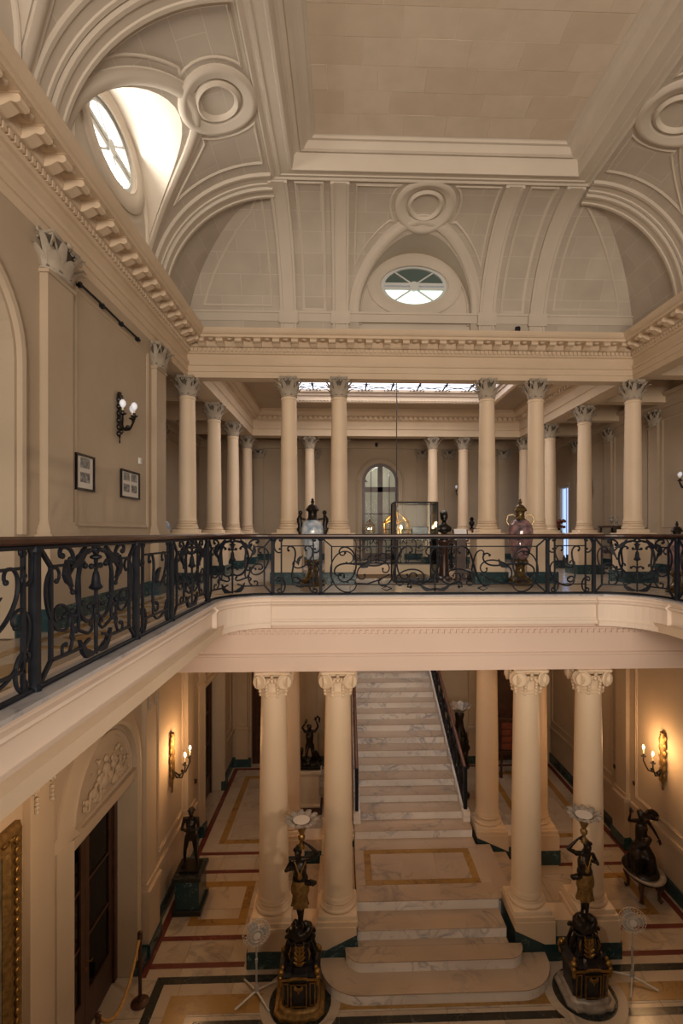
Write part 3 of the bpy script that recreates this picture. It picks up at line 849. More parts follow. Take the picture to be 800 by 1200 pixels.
# ---- ground storey walls
wg = struct('wall_left'); f = fX(XL, 1); ZG = 5.5
m = MB()
for a, b, c, d in ((YF, 6.28, 0, ZG), (6.28, 8.18, 3.15, ZG), (8.18, 12.1, 0, ZG), (12.1, 14.0, 3.35, ZG), (14.0, 15.75, 0, ZG)):
    m.prism(rectp(a, b, c, d), f, 0, -.42)
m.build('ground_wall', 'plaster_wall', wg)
def lower_pil(par, f, uc, w=.5, d=.08):
    p = MB(); hw = w/2
    p.prism(rectp(uc-hw, uc+hw, .25, 1.05), f, 0, d+.05); p.prism(rectp(uc-hw-.03, uc+hw+.03, 1.05, 1.13), f, 0, d+.08)
    p.prism(rectp(uc-hw+.03, uc+hw-.03, 1.13, 4.75), f, 0, d); p.prism(rectp(uc-hw, uc+hw, 1.13, 1.22), f, 0, d+.03)
    p.prism(rectp(uc-hw, uc+hw, 4.40, 4.46), f, 0, d+.03); p.prism(rectp(uc-hw, uc+hw, 4.66, 4.75), f, 0, d+.05)
    return p.build('pilaster', 'plaster_wall', par)
def swag(par, f, uc, vc):
    s_ = MB()
    for k in (-1, 1):
        pts = [f(uc+k*(.16-.06*i/12*cos(i*.85)), vc+.06*(1-i/14)*sin(i*.85), .10) for i in range(13)]
        s_.tube(pts, .02, 5)
        for q in range(4): s_.ell(f(uc+k*.14, vc-.1-.045*q, .10), .026, .026, .026, 6, 4)
    s_.build('volute_capital', 'plaster_capital', par, 40)
for uc in (5.62, 8.75, 11.0):
    o = lower_pil(wg, f, uc); swag(o, f, uc, 4.3)
panel_frame(wg, f, 9.25, 10.65, 1.30, 4.6, .07, .03); panel_frame(wg, f, 14.2, 15.1, 1.3, 4.6)
for a, b in ((9.03, 10.72), (14.1, 15.6)): MB().prism(rectp(a, b, 1.02, 1.10), f, 0, .05).build('dado_moulding', 'plaster_wall', wg)
# arched surround with a carved tympanum
def tympanum(par, f, uc, hw, vs, carved):
    o = MB().msweep([(uc-hw-.16, .25), (uc-hw-.16, vs)]+arcp(uc, vs, hw+.16, pi, 0, 24)+[(uc+hw+.16, .25)],
        [(-.14,0),(-.14,.07),(-.09,.10),(-.05,.07),(.06,.06),(.10,.035),(.14,.02),(.14,0)], f).build('arch_moulding', 'plaster_wall', par, 40)
    MB().msweep(arcp(uc, vs+.02, hw-.10, 0, pi, 24), mould(.08, .035), f, True).build('tympanum_moulding', 'plaster_wall', par, 40)
    MB().prism(rectp(uc-hw-.04, uc+hw+.04, vs-.14, vs-.02), f, 0, .07).prism(rectp(uc-hw-.02, uc+hw+.02, vs-.20, vs-.14), f, 0, .04).build('lintel_moulding', 'plaster_wall', par)
    if carved:
        r_ = random.Random(5); c_ = MB()
        def blob(u, v, s): c_.ell(f(u, v, .02), s*.5, s, s, 7, 5)
        # seated relief figures, drapery and scrolls
        for (u, v, s) in ((0,.52,.07),(0,.36,.12),(-.06,.20,.13),(.1,.2,.12),(-.22,.30,.08),(-.22,.42,.05),(.24,.33,.08),(.25,.45,.05),(-.38,.18,.10),(.40,.18,.10),(-.5,.12,.07),(.52,.12,.07),(-.3,.1,.09),(.28,.08,.1),(-.62,.08,.05),(.64,.08,.05)):
            blob(uc+u*hw, vs+.06+v*hw, s*hw*.85)
        for k in range(-4, 5):
            if k: c_.tube([f(a, b, .03) for a, b in scroll((uc+k*.15*hw, vs+.12+.06*abs(k % 2)), (uc+(k*.15+.13)*hw, vs+.24*hw+.25*hw*(1-abs(k)/5)), 'S', 1 if k > 0 else -1, n=22)], .018, 5)
        for _ in range(26):
            a_ = r_.uniform(.1, pi-.1); q = r_.uniform(.25, .72)
            blob(uc+hw*q*cos(a_), vs+.05+hw*q*sin(a_), r_.uniform(.02, .05))
        c_.build('relief_carving', 'plaster_wall', par, 50)
tympanum(wg, f, 7.23, .93, 3.32, True)
tympanum(wg, f, 13.05, .93, 3.5, True)
bg_ = struct('baseboard_left')
for a, b in ((YF, 6.1), (8.36, 11.9), (14.2, 15.7)): MB().prism(rectp(a, b, 0, .25), f, 0, .04).build('green_marble_skirting', 'marble_green', bg_)
for uc in (5.62, 8.75, 11.0): MB().prism(rectp(uc-.28, uc+.28, 0, .25), f, .04, .16).build('green_marble_skirting', 'marble_green', bg_)
for a, b in ((6.02, 6.28), (8.18, 8.44), (11.84, 12.1), (14.0, 14.26)): MB().prism(rectp(a, b, 0, .25), f, 0, .13).build('green_marble_skirting', 'marble_green', bg_)

def french_door(no, Y0, Y1, zt, X0):
    d = struct('door_%d' % no); f = fX(X0, 1)
    yc = (Y0+Y1)/2
    fr = MB()
    for a, b, c, e in ((Y0, Y0+.10, 0, zt), (Y1-.10, Y1, 0, zt), (Y0, Y1, zt-.12, zt)): fr.prism(rectp(a, b, c, e), f, -.06, .06)
    fr.build('door_frame', 'wood_dark', d)
    for a, b in ((Y0+.10, yc-.004), (yc+.004, Y1-.10)):
        lf = MB()
        for (p, q, r, s_) in ((a, a+.11, .02, zt-.12), (b-.11, b, .02, zt-.12), (a+.11, b-.11, zt-.25, zt-.12), (a+.11, b-.11, .02, .55)): lf.prism(rectp(p, q, r, s_), f, -.03, .03)
        leaf = lf.build('door_leaf', 'wood_dark', d)
        hs = [.55+(zt-.80)*k/3 for k in range(4)]
        for k in range(3):
            MB().prism(rectp(a+.11, b-.11, hs[k], hs[k+1]), f, -.006, .006).build('pane', 'glass_door', leaf)
            if k: MB().prism(rectp(a+.11, b-.11, hs[k]-.018, hs[k]+.018), f, -.02, .02).build('glazing_bar', 'wood_dark', leaf)
        MB().tube([f(b-.055 if a < yc-.2 else a+.055, 1.0, .03), f(b-.055 if a < yc-.2 else a+.055, 1.0, .08), f((b if a < yc-.2 else a)-.10*(1 if a < yc-.2 else -1), 1.0, .08)], .012, 6).build('door_handle', 'gilt', leaf)
    return d
french_door(2, 6.28, 8.18, 3.12, XL-.30)
french_door(3, 12.1, 14.0, 3.32, XL-.30)
bk = struct('wall_left')
MB().box(-5.6, -5.4, 5.0, 15.75, 0, 5.5).build('side_room_wall', 'plaster_wall', bk)
MB().box(-5.6, -3.72, 5.0, 5.1, 0, 5.5).build('side_room_wall', 'plaster_wall', bk); MB().box(-5.6, -3.72, 15.6, 15.7, 0, 5.5).build('side_room_wall', 'plaster_wall', bk)
MB().box(-5.6, -3.73, 5.0, 15.7, -.2, 0).build('side_room_floor', 'marble_white', bk)
MB().box(-5.6, -3.73, 5.0, 15.7, 5.45, 5.6).build('side_room_ceiling', 'plaster_wall', bk)

# ground storey, right wall
wr = struct('wall_right'); f = fX(XR, -1)
MB().prism(rectp(YF, 15.75, 0, ZG), f, 0, -.4).build('ground_wall', 'plaster_wall', wr)
for uc in (8.75, 11.35, 13.2): o = lower_pil(wr, f, uc); swag(o, f, uc, 4.3)
panel_frame(wr, f, 9.25, 10.85, 1.30, 4.6, .07, .03); panel_frame(wr, f, 11.85, 12.75, 1.3, 4.6); panel_frame(wr, f, 13.7, 15.3, 1.3, 4.6)
for a, b in ((9.03, 11.05), (11.65, 12.9), (13.5, 15.6)): MB().prism(rectp(a, b, 1.02, 1.10), f, 0, .05).build('dado_moulding', 'plaster_wall', wr)
br_ = struct('baseboard_right')
MB().prism(rectp(4.0, 15.7, 0, .27), f, 0, .04).build('green_marble_skirting', 'marble_green', br_)
for uc in (8.75, 11.35, 13.2): MB().prism(rectp(uc-.29, uc+.29, 0, .26), f, .04, .16).build('green_marble_skirting', 'marble_green', br_)
for y in (11.75, 10.95): MB().prism(rectp(y-.03, y+.03, 1.5, 1.58), f, 0, .02).build('switch_plate', 'wood_dark', wr)
MB().prism(rectp(11.32, 11.38, 1.5, 1.58), fX(XL, 1), 0, .1).build('switch_plate', 'wood_dark', wg)

# ground storey, rear wall behind the stair
wq = struct('wall_back'); f = fY(15.45, -1)
m = MB()
for a, b, c, d in ((XL-.4, -2.75, 0, ZG), (-2.75, -1.65, 3.3, ZG), (-1.65, .22, 0, ZG), (2.72, 4.62, 0, ZG), (4.62, 5.75, 3.3, ZG), (5.75, XR+.4, 0, ZG)): m.prism(rectp(a, b, c, d), f, 0, -.3)
m.build('rear_wall', 'plaster_wall', wq)
wq2 = struct('wall_back'); MB().box(-.3, 3.3, 17.6, 17.8, 0, ZF-.3).box(-.3, .2, 15.76, 17.6, 0, ZF-.3).box(2.74, 3.3, 15.76, 17.6, 0, ZF-.3).build('stair_wall', 'plaster_wall', wq2)
lower_pil(wq, f, -3.02, .36, .06); lower_pil(wq, f, -.95, .36, .06); lower_pil(wq, f, 3.95, .36, .06); lower_pil(wq, f, 6.05, .36, .06)
MB().prism(rectp(-1.6, .2, .95, 1.05), f, 0, .05).prism(rectp(2.74, 4.6, .95, 1.05), f, 0, .05).build('dado_moulding', 'plaster_wall', wq)
MB().prism(rectp(XL, -2.75, 0, .27), f, 0, .1).prism(rectp(-1.65, .2, 0, .27), f, 0, .1).prism(rectp(2.74, 4.6, 0, .27), f, 0, .1).build('green_marble_skirting', 'marble_green', wq)
for k, (a, b) in enumerate(((-2.75, -1.65), (4.62, 5.75))):
    dd = struct('door_%d' % (4+k)); fd = fY(15.60, -1)
    MB().prism(rectp(a, b, 0, 3.3), fd, -.05, 0).build('door_leaf', 'wood_dark', dd)
    for c, d in ((.15, 1.1), (1.25, 3.1)):
        for p, q in ((a+.10, (a+b)/2-.05), ((a+b)/2+.05, b-.10)): MB().msweep(rectp(p, q, c, d), mould(.05, .025), fd, True).build('door_moulding', 'wood_dark', dd)
    MB().msweep([(a-.05, 0), (a-.05, 3.35), (b+.05, 3.35), (b+.05, 0)], mould(.12, .05), f).build('door_surround', 'plaster_wall', dd)

# ---- balcony edge: rounded-corner path of the well
GX = 3.41                                       # half width of the well at the side balconies
def well_path(e=0.0, n=10, y0=-.6):
    x0, x1, yb = C-GX+e, C+GX-e, 8.33-e
    rx, ry = .74, .78
    pts = [(x0, y0), (x0, 3.0), (x0, 5.0), (x0, yb-ry)]
    for k in range(1, n+1):
        a = pi-(pi/2)*k/n; pts.append((x0+rx+rx*cos(a), yb-ry+ry*sin(a)))
    pts += [(C, yb)]
    for k in range(n+1):
        a = pi/2-(pi/2)*k/n; pts.append((x1-rx+rx*cos(a), yb-ry+ry*sin(a)))
    pts += [(x1, 5.0), (x1, 3.0), (x1, y0)]
    return pts
tf = struct('trim_2')
FAS = [(.30,5.97),(-.05,5.97),(-.06,5.955),(-.05,5.93),(-.01,5.925),(0,5.90),(.0,5.885),(-.035,5.87),(-.045,5.85),(-.02,5.83),(.0,5.82),(.015,5.80),(.015,5.60),(.0,5.59),(-.01,5.565),(-.03,5.55),(-.035,5.52),(-.035,5.50),(.30,5.50)]
m = MB(); m.loft([[(*well_path(-d)[k], z) for d, z in FAS[:0]] or [(*well_path(-d)[k], z) for d, z in FAS] for k in range(len(well_path()))])
m.build('balcony_fascia', 'plaster_fascia', tf)
# marble kerb blocks the iron rail stands on
kp = well_path(.02); 
for i in range(len(kp)-1):
    a, b = Vector(kp[i]), Vector(kp[i+1]); q = max(1, int((b-a).length/1.2))
    for k in range(q):
        p, r_ = a.lerp(b, k/q), a.lerp(b, (k+1)/q)
        t = (r_-p).normalized(); nn = Vector((-t.y, t.x))
        if nn.dot(Vector((C, 4))-p) > 0: nn = -nn
        c1, c2, c3, c4 = p-nn*.045, r_-nn*.045, r_+nn*.22, p+nn*.22
        MB().add([(*c1, 5.955), (*c2, 5.955), (*c3, 5.955), (*c4, 5.955), (*c1, 5.985), (*c2, 5.985), (*c3, 5.985), (*c4, 5.985)], [(0,3,2,1),(4,5,6,7),(0,1,5,4),(1,2,6,5),(2,3,7,6),(3,0,4,7)]).build('kerb_block', 'marble_kerb', tf)
# projecting corner breaks of the fascia
for s_ in (-1, 1):
    base = [(x, y) for x, y in well_path(0)]
    idx = range(3, 15) if s_ < 0 else range(15, 27)
    pa = [(x, y) for i, (x, y) in enumerate(base) if i in idx]
    pts = [p for p in pa if p[1] > 7.52 and abs(p[0]-C) > 2.60]
    nrm = []
    m = MB(); rings = []
    for k, (x, y) in enumerate(pts):
        cx, cy = C+s_*(GX-.74), 8.33-.78
        d_ = Vector((cx-x, cy-y)).normalized()
        rings.append([(x+d_.x*q, y+d_.y*q, z) for q, z in ((-.1, 5.93), (.04, 5.93), (.04, 5.89), (.075, 5.87), (.08, 5.85), (.05, 5.82), (.05, 5.60), (.065, 5.56), (.085, 5.54), (.085, 5.47), (-.1, 5.47))])
    m.loft(rings); m.build('corner_break', 'plaster_fascia', tf)
MB().box(XL, XR, YF, -.45, 5.55, ZF).build('front_gallery_slab', 'plaster', tf)
wf = struct('wall_front'); MB().box(XL-.4, XR+.4, YF-.3, YF, 0, ZF).build('ground_wall', 'plaster_wall', wf)
# the beam under the gallery with its dentil course
BE = [(0,5.52),(-.03,5.50),(-.03,5.44),(0,5.42),(0,5.34),(.01,5.33),(.01,5.02),(-.02,5.00),(-.02,4.97),(.0,4.96),(.0,4.72),(.62,4.72),(.62,5.52)]
m = MB(); m.loft([[(x, 8.42+d, z) for d, z in BE] for x in (XL, XR)]); m.build('gallery_beam', 'plaster_beam', tf)
m = MB(); x = XL+.1
while x < XR: m.box(x-.022, x+.022, 8.385, 8.44, 5.335, 5.395); x += .10
m.build('dentils', 'plaster_beam', tf, kind='stuff')
MB().box(XL, XR, 10.7, 11.3, 4.72, 5.6).build('gallery_beam', 'plaster', tf)
for (a, b) in ((XL, -1.8), (C+GX-.1, XR)): MB().box(a, b, YF, 8.4, 5.48, 5.6).build('gallery_soffit', 'plaster', tf)
#PART2
# ================================================================== COLUMNS
def shaft(r0, r1, h, n=28):
    P = [(r0*1.06, 0), (r0*1.06, .03), (r0*1.005, .055)]
    for i in range(9):
        t = i/8; P.append((r0-(r0-r1)*t**1.7, .06+(h-.13)*t))
    P += [(r1*1.0, h-.065), (r1*1.09, h-.055), (r1*1.09, h-.02), (r1, h-.01), (r1, h)]
    return MB().lathe(P, n)
def attic_base(r, n=28):
    m = MB()
    P = []
    tor = lambda rc, z0, hh: [(rc-hh/2+(hh/2)*sin(pi*i/6), z0+hh*(1-cos(pi*i/6))/2) for i in range(7)]
    P += tor(r*1.25, .075, .075); P += [(r*1.17, .155), (r*1.12, .175), (r*1.13, .19)]; P += tor(r*1.08, .195, .05); P += [(r*1.07, .25), (r*1.06, .262)]
    m.lathe([(r*1.0, .07)]+P, n)
    a = r*1.27; m.bbox(-a, a, -a, a, 0, .078, .006)
    return m
UR, UH = .185, ZC-6.99
um_ped = MB().bbox(-.30, .30, -.30, .30, .24, .98, .01); um_ped.bbox(-.345, .345, -.345, .345, .96, 1.06, .02)
um_green = MB().bbox(-.36, .36, -.36, .36, 0, .24, .01)
meshes_u = dict(pedestal=um_ped.mesh('pedestal', 'plaster_column'), skirting=um_green.mesh('skirting', 'marble_green'),
    base=attic_base(UR).xform(T(0,0,1.06)).mesh('base', 'plaster_column', 50),
    shaft=shaft(UR, UR*.86, UH-.26-.42).xform(T(0,0,1.06+.255)).mesh('shaft', 'plaster_column', 50),
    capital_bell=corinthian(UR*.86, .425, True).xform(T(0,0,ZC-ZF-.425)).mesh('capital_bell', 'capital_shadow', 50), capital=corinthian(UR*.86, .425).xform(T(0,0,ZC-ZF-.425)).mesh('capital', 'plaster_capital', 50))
names = ['first', 'second', 'third', 'fourth', 'fifth', 'sixth']
def ucol(x, y, label, group):
    t = thing('column', label, 'column', (x, y, ZF), 0, group)
    for k, me in meshes_u.items():
        o = inst(k, me, t)
        if k == 'capital': o['label'] = 'grey acanthus-leaf capital'
        if k == 'skirting': o['label'] = 'dark green marble foot'
for i, x in enumerate(CXS):
    lab = ['cream Corinthian column at the left front corner of the upper colonnade', 'cream Corinthian column left of the blue and white vase, front row upstairs',
           'cream Corinthian column between the blue vase and the arched door, front row upstairs', 'cream Corinthian column left of the pink vase, front row upstairs',
           'cream Corinthian column right behind the pink vase, front row upstairs', 'cream Corinthian column before the framed cabinet at the right front corner upstairs'][i]
    ucol(x, YB, lab, 'front columns of the upper colonnade')
for i, y in enumerate(YS):
    w_ = ['second', 'third', 'fourth and farthest'][i]
    ucol(XL, y, 'cream column, %s in the left-hand row receding from the atrium corner' % w_, 'left row of upper columns')
    ucol(XR, y, 'cream column, %s in the right-hand row receding from the atrium corner' % w_, 'right row of upper columns')
for i, x in enumerate(CXS[1:5]):
    w_ = ['seen above the blue and white vase lid', 'hidden behind the front column beside the arched door', 'rising behind the glass display case', 'rising behind the white notice on its stand'][i]
    ucol(x, YS[-1], 'small distant cream column of the rear row, %s' % w_, 'rear row of upper columns')

# ---- ground-floor columns with angular volute capitals
LR = .245
def ionic(r, h):
    m = MB()
    m.lathe([(r, 0), (r*1.06, .02), (r*1.06, .05), (r*1.0, .07), (r*1.14, h*.55), (r*1.22, h*.72)], 24)
    for k in range(4):
        Mf = Matrix.Rotation(pi/2*k, 4, 'Z')
        for s_ in (-1, 1):
            Mv = Mf @ Matrix.Translation((r*1.20, s_*r*.98, h*.56)) @ Matrix.Rotation(s_*.45, 4, 'Z') @ (Matrix.Scale(s_, 4, (0,1,0)))
            Mv2 = Mv @ Matrix.Rotation(radians(90), 4, 'X')
            spiral_volute(m, Mv2, .125, 1.9, .024, 28)
            cyl = MB().lathe([(.105, -.05), (.105, .02)], 16)
            m.join(cyl, Mv @ Matrix.Rotation(radians(90), 4, 'Y'))
            for q in range(5):                    # husk garland
                m.ell(tuple(Mf @ Vector((r*1.19-.012*q, s_*r*.42, h*.50-.055*q))), .03, .038-.004*q, .034, 8, 5)
            m.tube([tuple(Mf @ Vector((r*1.22, s_*r*(.95-.75*t), h*(.78-.22*sin(pi*t*.8))))) for t in (0, .25, .5, .75, 1)], .022, 5)
        m.ell(tuple(Mf @ Vector((r*1.25, 0, h*.80))), .03, .05, .035, 8, 5)
        for q in range(3): m.ell(tuple(Mf @ Vector((r*1.2, (q-1)*.06, h*.60))), .03, .026, .04, 8, 5)
    a = r*1.95; ring = []
    for k in range(4):
        c0 = pi/2*k-pi/4
        p, q = Vector((a*cos(c0), a*sin(c0))), Vector((a*cos(c0+pi/2), a*sin(c0+pi/2)))
        for t in (.05, .27, .5, .73, .95):
            x = p.lerp(q, t); x = x-x.normalized()*(.22*r*(1-(2*t-1)**2)); ring.append((x.x, x.y))
    m.loft([[(x*k, y*k, z) for x, y in ring] for k, z in ((.92, h*.80), (.95, h*.88), (1.02, h*.91), (1.02, h))])
    return m
ZPED = .70
LH = 4.72-ZPED
meshes_l = dict(base=attic_base(LR, 32).xform(T(0,0,0)).mesh('base', 'plaster_column', 50),
    shaft=shaft(LR, LR*.86, LH-.26-.34, 32).xform(T(0,0,.255)).mesh('shaft', 'plaster_column', 50),
    capital=ionic(LR*.86, .36).xform(T(0,0,LH-.36)).mesh('capital', 'plaster_column', 50))
def lcol(x, y, label, group):
    t = thing('column', label, 'column', (x, y, ZPED), 0, group)
    for k, me in meshes_l.items(): inst(k, me, t)
fl = ['cream scroll-capital column left of the left torch figure', 'cream scroll-capital column left of the broad lower steps', 'cream scroll-capital column right of the broad lower steps', 'cream scroll-capital column right of the right torch figure']
bl2 = ['cream column behind the outer left column below the gallery', 'cream column hidden behind the inner left column at the stair foot', 'cream column lit orange beside the right stair railing', 'cream column glowing orange behind the outer right column']
for i, x in enumerate(CXS[1:5]):
    lcol(x, 8.62, fl[i], 'front columns of the ground floor'); lcol(x, 11.0, bl2[i], 'rear columns of the ground floor')

# ---- pedestal blocks of the column pairs (left/right, front/rear)
def pair(s_, yc, front, label):
    t = thing('column_pedestal', label, 'pedestal', (C+s_*2.14, yc, 0), 0, 'paired pedestals under the ground-floor columns')
    y0, y1 = -.36, .36
    f = lambda u, v, h: (s_*u, h, v)             # u outward from the pair's centre
    b = MB()
    # inner block: cream with a slanting foot that follows the steps
    if front: poly = [(-.845, ZPED-.075), (-.845, .50), (-.36, .27), (-.18, .27), (-.18, ZPED-.075)]
    else: poly = [(-.845, ZPED-.075), (-.845, .60), (-.18, .30), (-.18, ZPED-.075)]
    b.prism(poly, f, y0, y1)
    b.build('inner_block', 'plaster_column', t)
    MB().prism([(.18, ZPED-.075), (.18, .27), (.90, .27), (.90, ZPED-.075)], f, y0, y1).build('outer_block', 'plaster_column', t)
    MB().prism(rectp(-.18, .18, .27, ZPED-.16), f, y0+.16, y1-.16).build('link_wall', 'plaster_column', t)
    for u in (-.535, .535): MB().prism(rectp(u-.325, u+.345, ZPED-.075, ZPED), f, y0+.012, y1-.012).build('cap_slab', 'plaster_column', t)
    g = MB()
    if front: g.prism([(-.855, 0), (-.855, .505), (-.36, .27), (.92, .27), (.92, 0)], f, y0-.012, y1+.012)
    else: g.prism([(-.855, 0), (-.855, .605), (-.18, .30), (.92, .30), (.92, 0)], f, y0-.012, y1+.012)
    o = g.build('green_marble_foot', 'marble_green', t)
pair(-1, 8.62, True, 'cream pedestal pair behind the left torch figure'); pair(1, 8.62, True, 'cream pedestal pair behind the right torch figure')
pair(-1, 11.0, False, 'cream pedestal pair left of the stair foot, rear row'); pair(1, 11.0, False, 'cream pedestal pair right of the stair foot, rear row')

# ================================================================== STAIRCASE
st = thing('staircase', 'white veined marble staircase rising from the hall floor under the gallery', 'staircase', (1.46, 0, 0))
RS = .165; SC = 0.0
def tread(poly, z, parent, name='tread'):
    return MB().prism(poly, fZ(z-.014), 0, .014).build(name, 'marble_step', parent)
def roundstep(x0, x1, yf, yb, r, n=10):
    P = [(x0, yb)]
    P += [(x0+r-r*cos(pi/2*k/n), yf+r-r*sin(pi/2*k/n)) for k in range(n+1)]
    P += [(x1-r+r*sin(pi/2*k/n), yf+r-r*cos(pi/2*k/n)) for k in range(n+1)]
    P += [(x1, yb)]
    return P
cs_ = thing('curved_steps', 'two broad round-ended marble steps at the foot of the staircase', 'steps', (1.46, 0, 0))
for k, (hw, yf, yb, r) in enumerate(((1.82, 7.555, 8.24, .60), (1.43, 7.935, 8.235, .28))):
    s_ = MB().prism(roundstep(-hw+.006, hw-.006, yf+.006, yb, r-.004), fZ(0), RS*k, RS*(k+1)-.014).build('riser', 'marble_riser', cs_)
    tread(roundstep(-hw, hw, yf, yb, r), RS*(k+1), cs_)
MB().box(-1.225, 1.225, 8.24, 8.40, 0, RS*2-.045).build('riser', 'marble_riser', st)
MB().box(-1.225, 1.225, 8.24, 8.40, RS*2-.05, RS*2).build('tread', 'marble_step', st)
for k, yf in ((3, 8.36), (4, 8.79)):
    MB().box(-1.23, 1.23, yf+.006, yf+.50, RS*(k-1), RS*k-.014).build('riser', 'marble_riser', st)
    if k == 3: MB().bbox(-1.225, 1.225, yf, yf+.50, RS*k-.014, RS*k, .004).build('tread', 'marble_step', st)
# landing with its inlaid ochre border
zl = RS*4
MB().box(-1.23, 1.23, 8.80, 10.60, 0, zl-.014).build('landing_core', 'plaster', st)
ix0, ix1, iy0, iy1, w_ = -1.06, 1.04, 9.19, 10.21, .13
def lbox(x0, x1, y0, y1, mat='marble_step', name='landing_slab'): MB().box(x0+.002, x1-.002, y0+.002, y1-.002, zl-.014, zl).build(name, mat, st)
MB().box(-1.23, 1.23, 8.786, 8.80, zl-.165, zl-.014).build('riser', 'marble_riser', st)
lbox(-1.23, 1.23, 8.786, iy0); lbox(-1.23, ix0, iy0, iy1); lbox(ix1, 1.23, iy0, iy1); lbox(-1.23, 1.23, iy1, 10.60)
lbox(ix0, ix1, iy0, iy0+w_, 'marble_ochre', 'inlay_strip'); lbox(ix0, ix1, iy1-w_, iy1, 'marble_ochre', 'inlay_strip')
lbox(ix0, ix0+w_, iy0+w_, iy1-w_, 'marble_ochre', 'inlay_strip'); lbox(ix1-w_, ix1, iy0+w_, iy1-w_, 'marble_ochre', 'inlay_strip')
for i in range(3): lbox(ix0+w_+(ix1-ix0-2*w_)*i/3, ix0+w_+(ix1-ix0-2*w_)*(i+1)/3, iy0+w_, iy1-w_)
# side steps down to the aisles
for sd in (-1, 1):
    ss = thing('side_steps', 'marble side steps leading down from the landing to the %s aisle' % ('left' if sd < 0 else 'right'), 'steps', (1.46, 0, 0))
    for k in range(3):
        a, b = 1.25+.34*k, 1.25+.34*(k+1)
        x0, x1 = (a, b) if sd > 0 else (-b, -a)
        MB().box(x0, x1, 9.02, 10.60, 0, RS*(3-k)-.045).build('riser', 'marble_riser', ss)
        MB().bbox(x0-.005, x1+.005, 9.02, 10.60, RS*(3-k)-.045, RS*(3-k), .006).build('tread', 'marble_step', ss)
# main flight
def yk(k): return 10.575 if k == 5 else 10.98+(k-6)*.392
KTOP = 21
for k in range(5, KTOP+1):
    hw = 1.23 if k == 5 else 1.11
    yn = yk(k+1)+.06
    MB().box(-hw+.01, hw-.01, yk(k)+.006, yn, RS*(k-1), RS*k-.014).build('riser', 'marble_riser', st)
    MB().bbox(-hw, hw, yk(k), yn, RS*k-.014, RS*k, .004).build('tread', 'marble_step', st)
MB().box(-1.225, 1.225, yk(KTOP)+.3, 17.58, 3.0, RS*KTOP-.01).build('upper_landing', 'marble_step', st)
fs = lambda x0: (lambda u, v, h: (x0+h, u, v))
for s_ in (-1, 1):
    x = s_*1.17
    poly = [(10.98, 0), (10.98, RS*5+.17), (yk(KTOP), RS*KTOP+.10), (17.58, RS*KTOP+.10), (17.58, 0)]
    MB().prism(poly, fs(x), -.06, .06).build('stringer', 'marble_riser', st)
    MB().cbox((x, 10.92, RS*5+.11), .15, .17, .22).build('newel_block', 'marble_riser', st)

# ================================================================== WROUGHT IRON
def flatbar(mb, pts, f, w=.020, d=.024):
    w *= 1.3
    """bar along a 2D path in panel space, mapped by f(u,v,h)"""
    mb.msweep(pts, [(-w/2,-d/2),(-w/2,d/2),(w/2,d/2),(w/2,-d/2)], f)
def scroll_obj(parent, pts, f, w=.020, d=.024, name='scroll'):
    m = MB(); n = len(pts)
    P = [f(u, v, 0) for u, v in pts]
    rr = [w*.62*(1.15-.25*abs(2*i/(n-1)-1)) for i in range(n)]
    m.tube(P, rr, 5)
    m.ell(P[0], w*.95, w*.95, w*.95, 6, 4); m.ell(P[-1], w*.95, w*.95, w*.95, 6, 4)
    return m.build(name, 'iron', parent, 60)
def leafshape(parent, A, B, wd, f, bend=.2, name='acanthus_leaf'):
    A, B = Vector(A), Vector(B); t = B-A; nrm = Vector((-t.y, t.x))
    mid = []
    for k in range(8):
        s_ = k/7; p = A+t*s_+nrm*bend*sin(pi*s_); q = wd*sin(pi*min(1, s_*.92+.06))*(1+.25*(k % 2)); mid.append((p, q))
    nn = nrm.normalized()
    poly = [tuple(p+nn*q) for p, q in mid]+[tuple(p-nn*q) for p, q in reversed(mid)]
    return MB().prism(poly, f, -.016, .016).build(name, 'iron', parent)
